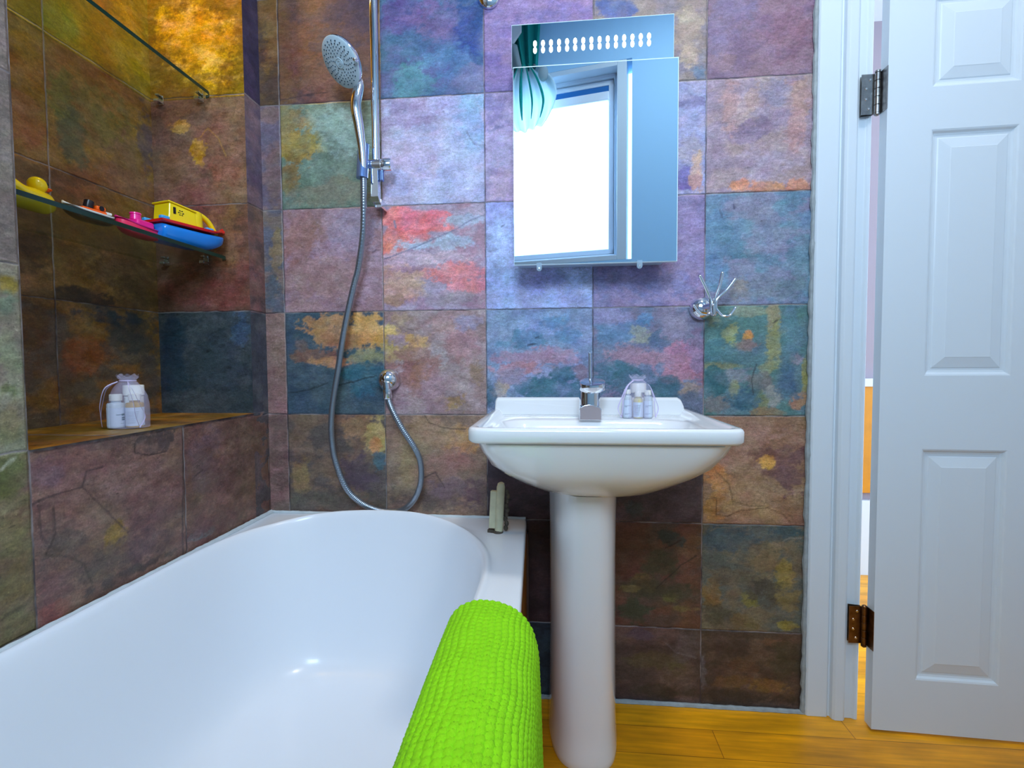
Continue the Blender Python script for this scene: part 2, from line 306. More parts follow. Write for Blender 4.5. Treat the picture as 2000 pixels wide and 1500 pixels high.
# slate colours: tile base colours, stains and cracks (metres on each wall)
BW_T={
 (0, 0):((123, 94, 84),(106, 82, 70)),
 (0, 1):((123, 94, 84),(106, 82, 70)),
 (0, 2):((125, 90, 84),(105, 80, 72)),
 (0, 3):((136, 98, 92),(120, 88, 80)),
 (0, 4):((112, 92, 84),(84, 84, 96)),
 (0, 5):((120, 92, 92),(96, 84, 100)),
 (0, 6):((90, 62, 34),(76, 54, 42)),
 (0, 7):((90, 62, 34),(70, 54, 42)),
 (1, 0):((106, 84, 70),(94, 70, 59)),
 (1, 1):((106, 84, 70),(94, 70, 59)),
 (1, 2):((108, 84, 66),(84, 72, 66)),
 (1, 3):((50, 72, 88),(62, 80, 90)),
 (1, 4):((140, 104, 112),(150, 118, 132)),
 (1, 5):((104, 128, 112),(90, 112, 96)),
 (1, 6):((90, 60, 52),(78, 58, 62)),
 (1, 7):((62, 44, 50),(52, 44, 60)),
 (2, 0):((106, 84, 70),(94, 70, 59)),
 (2, 1):((106, 84, 70),(94, 70, 59)),
 (2, 2):((134, 104, 82),(120, 92, 76)),
 (2, 3):((136, 106, 104),(150, 126, 128)),
 (2, 4):((148, 128, 150),(150, 110, 130)),
 (2, 5):((150, 150, 190),(160, 150, 180)),
 (2, 6):((52, 92, 130),(70, 84, 130)),
 (2, 7):((60, 60, 110),(30, 60, 120)),
 (3, 0):((30, 42, 54),(40, 59, 70)),
 (3, 1):((54, 35, 40),(42, 30, 35)),
 (3, 2):((70, 51, 59),(56, 42, 51)),
 (3, 3):((118, 132, 166),(104, 124, 156)),
 (3, 4):((150, 160, 212),(140, 144, 190)),
 (3, 5):((150, 130, 170),(176, 150, 190)),
 (3, 6):((112, 92, 150),(130, 100, 146)),
 (3, 7):((130, 92, 130),(110, 84, 130)),
 (4, 0):((87, 63, 56),(68, 51, 47)),
 (4, 1):((73, 56, 47),(89, 54, 40)),
 (4, 2):((80, 61, 63),(63, 51, 56)),
 (4, 3):((112, 104, 130),(96, 108, 136)),
 (4, 4):((118, 108, 152),(132, 112, 150)),
 (4, 5):((132, 134, 176),(150, 140, 170)),
 (4, 6):((112, 102, 116),(126, 108, 104)),
 (4, 7):((96, 80, 112),(110, 84, 110)),
 (5, 0):((84, 63, 49),(66, 51, 42)),
 (5, 1):((80, 84, 77),(99, 87, 66)),
 (5, 2):((142, 106, 80),(132, 96, 68)),
 (5, 3):((76, 108, 118),(70, 112, 112)),
 (5, 4):((88, 120, 146),(112, 116, 144)),
 (5, 5):((140, 118, 136),(150, 124, 128)),
 (5, 6):((112, 84, 112),(124, 92, 110)),
 (5, 7):((104, 80, 110),(90, 76, 110)),
}
BW_B=[
(-0.612,1.931,0.045,0.135,(118, 78, 26),0.6),
(-0.575,1.842,0.072,0.144,(108, 70, 34),0.8),
(-0.516,1.744,0.033,0.021,(70, 50, 60),0.3),
(-0.453,1.777,0.090,0.060,(102, 62, 54),0.8),
(-0.358,1.956,0.090,0.075,(60, 48, 70),0.7),
(-0.558,1.612,0.074,0.048,(150, 120, 20),0.35),
(-0.584,1.515,0.042,0.042,(130, 104, 40),0.4),
(-0.579,1.683,0.045,0.045,(128, 112, 60),0.6),
(-0.380,1.644,0.090,0.060,(120, 150, 140),0.7),
(-0.445,1.459,0.112,0.040,(110, 110, 90),0.6),
(-0.623,1.517,0.029,0.096,(110, 84, 80),0.6),
(-0.640,1.198,0.022,0.054,(72, 80, 92),0.5),
(-0.621,1.302,0.019,0.064,(124, 104, 66),0.5),
(-0.633,0.986,0.026,0.096,(128, 92, 84),0.6),
(-0.542,1.315,0.064,0.096,(136, 92, 84),0.7),
(-0.386,1.369,0.066,0.075,(146, 126, 146),0.6),
(-0.466,1.224,0.096,0.064,(146, 108, 108),0.6),
(-0.531,1.136,0.064,0.019,(150, 112, 112),0.5),
(-0.407,1.059,0.127,0.063,(170, 124, 60),0.35),
(-0.353,1.073,0.058,0.054,(190, 132, 54),0.45),
(-0.455,1.033,0.067,0.022,(150, 104, 64),0.4),
(-0.503,0.994,0.083,0.021,(116, 78, 64),0.3),
(-0.549,1.034,0.022,0.022,(96, 84, 84),0.5),
(-0.448,0.976,0.064,0.016,(176, 124, 70),0.5),
(-0.355,0.990,0.060,0.024,(124, 120, 80),0.5),
(-0.364,0.924,0.068,0.045,(34, 84, 104),0.6),
(-0.382,0.781,0.064,0.042,(132, 96, 60),0.6),
(-0.328,0.759,0.029,0.054,(168, 140, 70),0.4),
(-0.332,0.729,0.015,0.021,(180, 110, 50),0.4),
(-0.322,0.676,0.026,0.026,(60, 90, 100),0.4),
(-0.385,0.644,0.048,0.048,(78, 60, 72),0.6),
(-0.559,0.634,0.026,0.048,(128, 104, 60),0.6),
(-0.465,0.558,0.128,0.026,(84, 76, 66),0.6),
(-0.214,1.671,0.075,0.045,(136, 120, 160),0.7),
(-0.038,1.627,0.042,0.084,(120, 150, 190),0.6),
(-0.127,1.518,0.105,0.090,(158, 160, 196),0.8),
(-0.216,1.550,0.075,0.060,(166, 150, 180),0.8),
(-0.248,1.386,0.051,0.033,(214, 100, 92),0.2,0.25),
(-0.196,1.370,0.060,0.036,(214, 100, 92),0.2,0.25),
(-0.136,1.372,0.054,0.030,(212, 100, 94),0.15,0.25),
(-0.099,1.365,0.033,0.019,(212, 100, 94),0.15,0.25),
(-0.261,1.321,0.042,0.039,(216, 102, 88),0.2,0.25),
(-0.201,1.331,0.045,0.021,(214, 100, 90),0.2,0.25),
(-0.277,1.285,0.024,0.018,(214, 102, 88),0.2,0.25),
(-0.070,1.373,0.070,0.017,(140, 150, 170),0.4),
(-0.130,1.310,0.105,0.021,(150, 166, 186),0.4),
(-0.160,1.268,0.135,0.021,(180, 150, 166),0.5),
(-0.094,1.223,0.083,0.033,(206, 108, 116),0.35),
(-0.057,1.186,0.054,0.021,(200, 108, 122),0.4),
(-0.236,1.189,0.057,0.045,(176, 130, 110),0.6),
(-0.102,1.150,0.084,0.020,(140, 120, 130),0.5),
(-0.260,1.146,0.030,0.018,(150, 110, 90),0.5),
(-0.224,1.960,0.060,0.060,(70, 60, 120),0.7),
(-0.122,1.925,0.084,0.056,(100, 80, 130),0.7),
(-0.036,1.891,0.054,0.105,(16, 62, 128),0.6),
(-0.109,1.813,0.084,0.042,(60, 110, 150),0.6),
(-0.030,1.759,0.042,0.039,(100, 100, 140),0.6),
(-0.213,1.763,0.060,0.045,(60, 120, 136),0.6),
(-0.275,1.050,0.027,0.045,(190, 148, 56),0.35),
(-0.224,1.030,0.060,0.036,(184, 138, 70),0.4),
(-0.262,0.998,0.045,0.027,(160, 130, 70),0.4),
(-0.251,1.037,0.026,0.022,(140, 116, 130),0.3),
(-0.253,1.094,0.032,0.026,(150, 120, 96),0.5),
(-0.081,1.026,0.050,0.062,(150, 106, 110),0.6),
(-0.125,1.085,0.045,0.030,(156, 116, 114),0.7),
(-0.051,1.091,0.036,0.024,(136, 124, 150),0.6),
(-0.149,0.983,0.045,0.033,(150, 138, 140),0.6),
(-0.210,0.939,0.070,0.070,(136, 92, 84),0.35),
(-0.192,0.931,0.033,0.033,(140, 96, 70),0.4),
(-0.105,0.857,0.051,0.030,(146, 108, 60),0.35),
(-0.030,0.938,0.020,0.031,(134, 100, 80),0.4),
(-0.150,0.879,0.045,0.060,(144, 110, 118),0.6),
(-0.272,0.879,0.042,0.048,(140, 104, 110),0.6),
(-0.077,0.746,0.054,0.045,(170, 120, 60),0.6),
(-0.167,0.775,0.075,0.045,(150, 112, 84),0.7),
(-0.033,0.597,0.060,0.045,(96, 66, 76),0.6),
(-0.169,0.580,0.105,0.036,(96, 78, 72),0.6),
(-0.229,0.684,0.032,0.096,(140, 110, 80),0.6),
(-0.107,0.671,0.075,0.039,(140, 100, 84),0.7),
(-0.123,0.611,0.060,0.030,(108, 84, 88),0.5),
(0.041,1.553,0.036,0.056,(168, 150, 184),0.6),
(0.040,1.468,0.036,0.042,(186, 150, 180),0.6),
(0.034,1.665,0.039,0.045,(120, 110, 160),0.6),
(0.132,1.203,0.135,0.045,(130, 140, 196),0.6),
(0.061,1.312,0.056,0.070,(168, 180, 230),0.7),
(0.161,1.067,0.060,0.060,(120, 140, 180),0.5),
(0.189,1.081,0.039,0.021,(80, 124, 166),0.4),
(0.232,1.044,0.034,0.022,(80, 124, 160),0.4),
(0.117,1.031,0.042,0.025,(70, 120, 150),0.35),
(0.052,1.022,0.021,0.012,(80, 120, 150),0.4),
(0.117,0.981,0.098,0.020,(148, 116, 140),0.4),
(0.102,0.952,0.090,0.021,(160, 110, 120),0.4),
(0.203,0.987,0.060,0.024,(146, 110, 134),0.4),
(0.189,0.901,0.112,0.042,(34, 92, 108),0.3),
(0.218,0.930,0.056,0.025,(40, 94, 112),0.3),
(0.038,0.894,0.030,0.027,(150, 130, 112),0.3),
(0.073,0.930,0.050,0.020,(130, 116, 140),0.5),
(0.014,0.879,0.017,0.042,(50, 84, 110),0.5),
(0.268,0.937,0.022,0.022,(120, 100, 124),0.4),
(0.415,1.063,0.056,0.020,(90, 120, 160),0.4),
(0.359,1.043,0.070,0.028,(88, 124, 160),0.4),
(0.445,1.084,0.022,0.020,(78, 126, 166),0.4),
(0.345,1.100,0.056,0.020,(130, 126, 166),0.5),
(0.436,1.042,0.028,0.025,(136, 136, 120),0.4),
(0.487,1.030,0.034,0.028,(72, 96, 124),0.3),
(0.546,1.062,0.052,0.039,(124, 114, 140),0.6),
(0.401,0.986,0.070,0.028,(146, 112, 130),0.4),
(0.540,0.971,0.065,0.036,(162, 104, 128),0.4),
(0.540,0.936,0.056,0.028,(160, 100, 116),0.4),
(0.464,0.978,0.056,0.020,(150, 110, 130),0.4),
(0.353,0.929,0.060,0.045,(60, 100, 124),0.4),
(0.485,0.893,0.070,0.031,(40, 88, 104),0.4),
(0.388,0.908,0.070,0.042,(40, 90, 106),0.4),
(0.561,0.898,0.023,0.026,(140, 116, 104),0.3),
(0.568,0.851,0.036,0.028,(80, 90, 112),0.5),
(0.587,1.005,0.022,0.056,(140, 108, 140),0.5),
(0.561,1.623,0.031,0.052,(136, 132, 176),0.6),
(0.562,1.529,0.031,0.034,(150, 140, 160),0.5),
(0.549,1.468,0.026,0.031,(96, 76, 150),0.35),
(0.578,1.481,0.017,0.042,(190, 150, 120),0.4),
(0.578,1.457,0.016,0.021,(160, 110, 110),0.4),
(0.554,1.664,0.031,0.021,(110, 100, 140),0.5),
(0.552,1.851,0.034,0.056,(150, 130, 110),0.5),
(0.559,1.784,0.026,0.026,(160, 136, 110),0.5),
(0.580,1.743,0.018,0.018,(90, 110, 140),0.5),
(0.357,1.926,0.056,0.028,(50, 80, 140),0.5),
(0.564,1.297,0.036,0.084,(136, 116, 160),0.7),
(0.538,1.173,0.056,0.042,(140, 110, 146),0.7),
(0.428,1.189,0.140,0.042,(110, 110, 160),0.8),
(0.733,1.594,0.044,0.026,(116, 92, 120),0.35),
(0.700,1.569,0.047,0.018,(122, 100, 130),0.5),
(0.660,1.658,0.026,0.065,(160, 120, 120),0.7),
(0.783,1.664,0.039,0.039,(130, 116, 140),0.6),
(0.835,1.661,0.029,0.039,(156, 120, 110),0.5),
(0.830,1.569,0.024,0.048,(160, 118, 116),0.6),
(0.695,1.439,0.034,0.016,(196, 132, 70),0.35),
(0.761,1.433,0.052,0.013,(186, 124, 80),0.3),
(0.839,1.433,0.031,0.016,(184, 112, 90),0.35),
(0.719,1.655,0.021,0.039,(156, 122, 116),0.4),
(0.760,1.493,0.065,0.034,(150, 130, 150),0.6),
(0.663,1.896,0.052,0.039,(110, 90, 126),0.7),
(0.806,1.833,0.052,0.052,(120, 80, 100),0.8),
(0.625,1.833,0.034,0.065,(112, 92, 126),0.6),
(0.631,1.322,0.034,0.052,(74, 116, 146),0.5),
(0.671,1.280,0.042,0.034,(74, 114, 140),0.5),
(0.723,1.373,0.052,0.031,(116, 116, 140),0.5),
(0.814,1.384,0.039,0.026,(80, 120, 144),0.5),
(0.789,1.290,0.065,0.034,(112, 116, 146),0.6),
(0.842,1.248,0.034,0.052,(84, 120, 140),0.6),
(0.699,1.170,0.028,0.028,(124, 116, 110),0.4),
(0.765,1.168,0.065,0.031,(108, 118, 136),0.5),
(0.632,1.213,0.036,0.042,(84, 128, 156),0.5),
(0.818,1.167,0.039,0.026,(92, 116, 130),0.6),
(0.627,1.082,0.036,0.018,(106, 122, 92),0.4),
(0.667,1.039,0.023,0.029,(128, 136, 80),0.3),
(0.717,1.037,0.017,0.016,(196, 126, 36),0.3),
(0.717,1.015,0.028,0.017,(120, 100, 96),0.4),
(0.727,1.101,0.052,0.013,(112, 128, 104),0.4),
(0.782,1.086,0.018,0.044,(134, 124, 88),0.4),
(0.781,1.004,0.020,0.062,(130, 132, 80),0.4),
(0.793,1.059,0.016,0.026,(130, 130, 76),0.4),
(0.769,0.949,0.021,0.018,(128, 130, 84),0.4),
(0.648,0.956,0.044,0.010,(112, 116, 80),0.4),
(0.676,0.928,0.039,0.018,(116, 120, 130),0.4),
(0.683,0.886,0.013,0.029,(130, 130, 84),0.4),
(0.756,0.914,0.031,0.026,(104, 100, 100),0.5),
(0.842,0.976,0.016,0.016,(132, 120, 136),0.4),
(0.865,0.927,0.011,0.048,(128, 120, 56),0.4),
(0.849,0.858,0.021,0.023,(154, 108, 80),0.35),
(0.783,0.872,0.022,0.025,(134, 134, 130),0.4),
(0.750,0.851,0.017,0.025,(110, 116, 60),0.4),
(0.770,0.830,0.039,0.013,(128, 104, 70),0.4),
(0.636,0.851,0.036,0.022,(104, 100, 100),0.5),
(0.634,1.005,0.036,0.028,(60, 104, 116),0.5),
(0.715,0.977,0.056,0.014,(66, 106, 110),0.5),
(0.826,1.044,0.026,0.065,(72, 112, 128),0.5),
(0.703,0.865,0.034,0.028,(40, 88, 108),0.4),
(0.822,0.914,0.028,0.042,(56, 92, 116),0.4),
(0.635,0.921,0.028,0.034,(36, 90, 100),0.4),
(0.806,0.684,0.070,0.053,(112, 76, 68),0.18),
(0.833,0.656,0.048,0.048,(106, 72, 72),0.2),
(0.759,0.718,0.039,0.013,(112, 76, 60),0.25),
(0.770,0.689,0.025,0.017,(200, 150, 20),0.4),
(0.852,0.712,0.026,0.018,(106, 74, 70),0.3),
(0.638,0.653,0.031,0.050,(174, 116, 44),0.4),
(0.626,0.567,0.021,0.039,(160, 106, 44),0.5),
(0.673,0.611,0.026,0.052,(160, 112, 60),0.6),
(0.734,0.555,0.078,0.021,(150, 110, 70),0.5),
(0.704,0.767,0.078,0.031,(148, 110, 90),0.6),
(0.720,0.626,0.048,0.042,(150, 110, 82),0.6),
(0.640,0.539,0.026,0.010,(160, 104, 40),0.4),
(0.681,0.482,0.084,0.036,(56, 76, 84),0.5),
(0.829,0.501,0.056,0.028,(48, 74, 80),0.5),
(0.783,0.428,0.039,0.047,(112, 90, 62),0.35),
(0.803,0.457,0.031,0.020,(116, 96, 70),0.4),
(0.818,0.387,0.026,0.034,(128, 108, 40),0.35),
(0.631,0.329,0.025,0.042,(112, 86, 36),0.35),
(0.731,0.311,0.020,0.025,(108, 104, 36),0.3),
(0.751,0.341,0.034,0.028,(66, 62, 54),0.4),
(0.792,0.321,0.028,0.031,(70, 66, 54),0.4),
(0.839,0.309,0.034,0.042,(110, 96, 50),0.5),
(0.820,0.240,0.036,0.011,(132, 116, 30),0.3),
(0.643,0.257,0.042,0.028,(64, 62, 46),0.5),
(0.725,0.246,0.042,0.020,(96, 80, 44),0.5),
(0.683,0.367,0.052,0.026,(88, 78, 62),0.6),
(0.404,0.445,0.060,0.090,(80, 44, 34),0.5),
(0.565,0.465,0.031,0.034,(96, 60, 38),0.5),
(0.516,0.478,0.036,0.020,(44, 54, 52),0.4),
(0.488,0.404,0.042,0.036,(60, 58, 40),0.5),
(0.439,0.344,0.033,0.021,(104, 84, 36),0.35),
(0.510,0.302,0.022,0.017,(98, 92, 44),0.35),
(0.475,0.330,0.084,0.028,(56, 54, 38),0.6),
(0.552,0.275,0.031,0.011,(100, 78, 40),0.4),
(0.419,0.262,0.045,0.030,(48, 56, 40),0.4),
(0.404,0.328,0.025,0.008,(96, 84, 44),0.4),
(0.417,0.562,0.028,0.022,(52, 58, 58),0.5),
(0.543,0.580,0.056,0.042,(76, 60, 66),0.6),
(0.417,0.606,0.042,0.014,(70, 52, 66),0.6),
(0.476,0.123,0.084,0.022,(74, 62, 38),0.5),
(0.560,0.172,0.036,0.042,(78, 64, 62),0.5),
(0.477,0.034,0.098,0.020,(52, 42, 32),0.6),
(0.433,0.196,0.042,0.014,(76, 58, 66),0.5),
(0.603,0.115,0.014,0.056,(86, 78, 80),0.5),
(0.671,0.163,0.070,0.028,(60, 44, 38),0.5),
(0.686,0.076,0.056,0.017,(92, 66, 34),0.4),
(0.782,0.067,0.056,0.020,(108, 80, 28),0.45),
(0.794,0.191,0.036,0.011,(96, 64, 44),0.4),
(0.835,0.143,0.042,0.056,(60, 52, 36),0.6),
(0.727,0.122,0.042,0.028,(84, 56, 38),0.5),
(0.714,0.030,0.117,0.018,(50, 40, 34),0.6),
]
BW_C=[
([(-0.597, 1.734), (-0.547, 1.74), (-0.485, 1.748), (-0.454, 1.749)],0.0010,(60, 40, 44)),
([(-0.596, 0.884), (-0.537, 0.891), (-0.473, 0.913)],0.0009,(26, 34, 40)),
([(-0.439, 0.906), (-0.379, 0.921), (-0.325, 0.933)],0.0010,(20, 30, 38)),
([(-0.181, 0.817), (-0.169, 0.796), (-0.136, 0.784), (-0.099, 0.778), (-0.061, 0.779)],0.0010,(80, 56, 44)),
([(-0.19, 0.634), (-0.153, 0.652), (-0.135, 0.626), (-0.126, 0.608)],0.0010,(70, 52, 48)),
([(-0.05, 1.619), (-0.041, 1.599), (-0.027, 1.581), (-0.001, 1.577)],0.0010,(100, 100, 130)),
([(-0.296, 1.268), (-0.235, 1.289), (-0.159, 1.318), (-0.085, 1.348), (-0.041, 1.372), (-0.002, 1.385)],0.0010,(96, 100, 130)),
([(0.612, 0.588), (0.636, 0.593), (0.639, 0.546), (0.667, 0.542), (0.701, 0.557), (0.774, 0.568), (0.815, 0.55), (0.835, 0.528)],0.0010,(100, 68, 40)),
([(0.635, 0.667), (0.672, 0.632), (0.68, 0.583), (0.721, 0.572), (0.761, 0.57)],0.0009,(104, 74, 44)),
([(0.475, 0.33), (0.544, 0.399), (0.586, 0.429)],0.0010,(40, 34, 28)),
([(0.502, 0.448), (0.544, 0.471)],0.0011,(44, 24, 24)),
([(0.621, 0.498), (0.64, 0.51), (0.694, 0.511), (0.735, 0.521)],0.0008,(96, 90, 74)),
([(0.816, 0.478), (0.836, 0.487), (0.863, 0.485)],0.0008,(110, 110, 100)),
([(0.504, 0.177), (0.532, 0.149), (0.588, 0.137)],0.0008,(96, 84, 84)),
([(0.119, 1.018), (0.139, 1.021)],0.0018,(36, 50, 70)),
([(0.14, 1.038), (0.149, 1.042)],0.0013,(40, 60, 80)),
([(0.644, 1.356), (0.637, 1.376)],0.0014,(60, 66, 90)),
([(0.675, 1.378), (0.672, 1.389)],0.0016,(50, 50, 80)),
([(0.73, 0.879), (0.726, 0.921), (0.737, 0.96)],0.0011,(50, 56, 60)),
([(0.782, 1.072), (0.79, 1.079)],0.0014,(60, 50, 50)),
([(0.045, 1.351), (0.052, 1.355)],0.0013,(70, 74, 100)),
([(-0.329, 1.29), (-0.321, 1.294)],0.0018,(80, 60, 76)),
([(-0.264, 1.376), (-0.261, 1.358)],0.0020,(90, 110, 140)),
([(-0.229, 1.069), (-0.211, 1.066)],0.0013,(90, 70, 70)),
([(-0.516, 1.744), (-0.497, 1.744)],0.0032,(44, 34, 48)),
]
LF_B=[
(-0.499,0.820,0.072,0.012,(96, 76, 70),0.4),
(-0.415,0.801,0.041,0.022,(70, 58, 56),0.2),
(-0.635,0.781,0.034,0.026,(104, 76, 78),0.6),
(-0.491,0.747,0.073,0.041,(112, 84, 76),0.6),
(-0.513,0.621,0.024,0.040,(120, 90, 40),0.4),
(-0.541,0.592,0.065,0.029,(84, 66, 60),0.6),
(-0.628,0.547,0.022,0.017,(116, 72, 60),0.5),
(-0.437,0.592,0.053,0.043,(84, 62, 60),0.6),
(-0.464,0.549,0.078,0.011,(70, 58, 54),0.3),
(-0.606,0.656,0.046,0.027,(84, 68, 62),0.6),
(-0.267,0.733,0.054,0.063,(90, 68, 70),0.7),
(-0.155,0.682,0.088,0.055,(92, 66, 60),0.7),
(-0.275,0.557,0.046,0.012,(96, 110, 112),0.4),
(-0.200,0.572,0.127,0.027,(96, 68, 62),0.5),
(-0.108,0.772,0.060,0.028,(96, 74, 62),0.6),
(-0.688,0.793,0.022,0.024,(84, 88, 50),0.6),
(-0.689,0.612,0.025,0.033,(96, 80, 50),0.7),
(-0.698,0.575,0.022,0.016,(96, 88, 60),0.7),
(-0.680,0.979,0.015,0.048,(120, 124, 96),0.6),
(-0.686,0.931,0.010,0.008,(88, 92, 60),0.3),
(-0.678,1.096,0.011,0.011,(120, 104, 40),0.4),
(-0.681,1.060,0.015,0.016,(96, 108, 92),0.5),
(-0.684,0.882,0.019,0.024,(112, 104, 80),0.5),
(-0.692,0.696,0.022,0.024,(100, 92, 60),0.6),
]
LF_C=[
([(-0.659, 0.74), (-0.649, 0.743), (-0.619, 0.746), (-0.574, 0.748), (-0.563, 0.774), (-0.533, 0.775)],0.0014,(60, 44, 40)),
([(-0.625, 0.725), (-0.624, 0.68), (-0.641, 0.647)],0.0014,(56, 42, 38)),
([(-0.649, 0.737), (-0.647, 0.688), (-0.638, 0.668)],0.0011,(66, 50, 46)),
([(-0.641, 0.647), (-0.607, 0.633), (-0.576, 0.606), (-0.563, 0.562)],0.0012,(60, 50, 42)),
([(-0.574, 0.748), (-0.516, 0.673), (-0.484, 0.631)],0.0010,(70, 50, 46)),
([(-0.712, 0.57), (-0.698, 0.579), (-0.661, 0.582)],0.0018,(60, 52, 36)),
([(-0.462, 0.806), (-0.463, 0.788), (-0.429, 0.776), (-0.382, 0.776)],0.0012,(54, 42, 40)),
([(-0.302, 0.703), (-0.276, 0.712)],0.0013,(60, 46, 46)),
([(-0.333, 0.823), (-0.346, 0.522)],0.0018,(64, 52, 50)),
([(-0.702, 0.804), (-0.683, 0.821)],0.0014,(150, 150, 130)),
([(-0.705, 0.739), (-0.661, 0.725)],0.0009,(128, 124, 90)),
]
NE_B=[
(-0.799,1.866,0.090,0.110,(196, 140, 20),0.8),
(-0.861,1.843,0.030,0.014,(140, 100, 20),0.4),
(-0.787,1.361,0.092,0.043,(110, 74, 50),0.6),
(-0.721,1.500,0.046,0.042,(118, 72, 58),0.6),
(-0.875,1.492,0.047,0.057,(96, 68, 52),0.7),
(-0.803,1.560,0.019,0.034,(150, 108, 28),0.35),
(-0.854,1.640,0.031,0.014,(150, 104, 40),0.4),
(-0.727,1.302,0.046,0.057,(112, 70, 50),0.6),
(-0.793,1.189,0.123,0.043,(96, 56, 44),0.6),
(-0.869,1.220,0.031,0.029,(84, 56, 40),0.5),
(-0.754,0.957,0.062,0.088,(44, 52, 60),0.6),
(-0.894,0.987,0.038,0.118,(24, 40, 52),0.7),
(-0.689,1.072,0.031,0.043,(48, 64, 80),0.5),
(-0.804,0.869,0.109,0.023,(52, 58, 62),0.6),
]
NB_B=[
(-0.213,1.812,0.160,0.078,(130, 100, 20),0.8),
(-0.328,1.770,0.037,0.047,(100, 100, 30),0.7),
(-0.389,1.620,0.044,0.067,(112, 76, 30),0.6),
(-0.394,1.497,0.055,0.045,(110, 70, 44),0.6),
(-0.325,1.577,0.029,0.071,(80, 78, 40),0.5),
(-0.224,1.566,0.091,0.077,(84, 74, 40),0.7),
(-0.154,1.492,0.066,0.082,(92, 66, 50),0.7),
(-0.304,1.517,0.038,0.061,(66, 66, 48),0.6),
(-0.093,1.586,0.024,0.085,(70, 60, 66),0.5),
(-0.275,1.322,0.115,0.037,(92, 66, 28),0.6),
(-0.189,1.387,0.096,0.027,(96, 70, 30),0.6),
(-0.306,1.193,0.066,0.037,(84, 60, 30),0.6),
(-0.166,1.232,0.101,0.082,(70, 52, 36),0.6),
(-0.406,1.229,0.043,0.044,(60, 44, 28),0.6),
(-0.296,1.133,0.067,0.024,(44, 34, 26),0.5),
(-0.414,1.040,0.043,0.067,(74, 52, 26),0.7),
(-0.289,0.998,0.068,0.050,(100, 60, 26),0.6),
(-0.158,1.056,0.085,0.056,(50, 48, 44),0.6),
(-0.114,0.930,0.035,0.072,(58, 50, 44),0.6),
(-0.217,1.091,0.093,0.018,(36, 44, 48),0.5),
(-0.354,0.914,0.036,0.048,(70, 56, 40),0.6),
]

# ============================================================ THE SETTING
XE = [-.66, -.60, -.30, 0, .3, .6, .9]; ZE = [-.08, .22, .52, .82, 1.12, 1.42, 1.72, 2.02, 2.32, 2.62, 2.92, 3.22]
bt = dict(BW_T)
for c in range(6):
    for r in (8, 9, 10, 11): bt[(c, r)] = bt[(c, 7)]
wall_back = struct(slate('wall_back', (0, 0, 0), (1, 0, 0), (0, 0, 1), 520, 710, -.66, .871, 0, 2.1, XE, ZE, bt, BW_B, BW_C, ((0, .3), (.22, .3)), 11, nrm=(0, -1, 0), sat=.79), 'slate tiled wall behind the washbasin')

slate('upper_tiles', (0, 0, 0), (1, 0, 0), (0, 0, 1), 160, 110, -.66, .871, 2.1, 3.15, XE, ZE, bt, [], [], ((0, .3), (.22, .3)), 11, nrm=(0, -1, 0), parent=wall_back, sat=.79)

# plain wall round the doorway, hall beyond
m = MB(); m.box((.871, .012, 0), (1.006, .14, 3.15)); m.box((1.006, .012, 2.03), (1.86, .14, 3.15)); m.build('wall_right_return', 'white_wall', smooth=False)
o = bpy.data.objects['wall_right_return']; o.name = 'wall_doorway'; struct(o)
m = MB(); m.box((1.86, -1.50, 0), (1.98, .14, 3.15)); struct(m.build('wall_right', 'white_wall', smooth=False))
m = MB(); m.box((-1.2, -2.6, -.06), (3.2, 1.7, 0)); fl = m.build('floor', 'wood', smooth=False); struct(fl, 'orange bamboo plank floor')
m = MB(); m.box((-1.2, -2.4, 3.15), (2.0, .15, 3.25)); struct(m.build('ceiling', 'ceil', smooth=False))
m = MB(); m.box((1.01, .95, 0), (3.2, 1.05, 3.15)); struct(m.build('wall_hall', 'mauve', smooth=False))
m = MB(); m.box((1.01, .145, 2.45), (3.2, .95, 2.5)); struct(m.build('ceiling_hall', 'ceil', smooth=False))
m = MB(); m.box((1.35, .925, 0), (2.6, .949, .34)); m.box((1.35, .92, .855), (2.6, .949, .89)); struct(m.build('trim_1', 'paint', smooth=False), 'white painted rails on the hall wall seen in the door gap')
m = MB(); m.box((1.35, .926, .375), (2.6, .949, .855)); hb = m.build('wooden_board', 'board', smooth=False, bevel=.002)
tagp(hb, 'orange wooden board seen through the narrow gap beside the door', 'board')
area('hall_light', (2.2, .55, 2.40), (1.9, .55, 0), .5, .5, 4.5, (1, .94, .88))

# rear wall with the window opening (seen in the mirror)
OW0, OW1, OZ0, OZ1, DT = -.03, 1.06, 1.57, 2.71, .16
def wallbox(m, u0, u1, z0, z1, d0=0, d1=DT):
    vs = [W3(u, d, z) for z in (z0, z1) for (u, d) in ((u0, d0), (u1, d0), (u1, d1), (u0, d1))]
    m.add(vs, [(0, 3, 2, 1), (4, 5, 6, 7), (0, 1, 5, 4), (1, 2, 6, 5), (2, 3, 7, 6), (3, 0, 4, 7)]); return m
m = MB(); wallbox(m, -1.36, OW0, 0, 3.15); wallbox(m, OW1, 1.62, 0, 3.15); wallbox(m, OW0, OW1, 0, OZ0); wallbox(m, OW0, OW1, OZ1, 3.15)
struct(m.build('wall_rear', 'plaster', smooth=False), 'pale blue wall with the roof window, seen in the mirror')
win = empty('window_1', W3(.5, .1, OZ0), kind='structure')
m = MB(); wallbox(m, 0, .055, OZ0, OZ1, .0, .155); wallbox(m, OW1-.055, OW1, OZ0, OZ1, .0, .155); wallbox(m, .055, OW1-.055, OZ0, OZ0+.03, .0, .155); wallbox(m, .055, OW1-.055, OZ1-.03, OZ1, .0, .155)
m.build('reveal_lining', 'paint', win, smooth=False, bevel=.003)
m = MB(); z0, z1, a, b = OZ0+.03, OZ1-.03, .055, OW1-.055
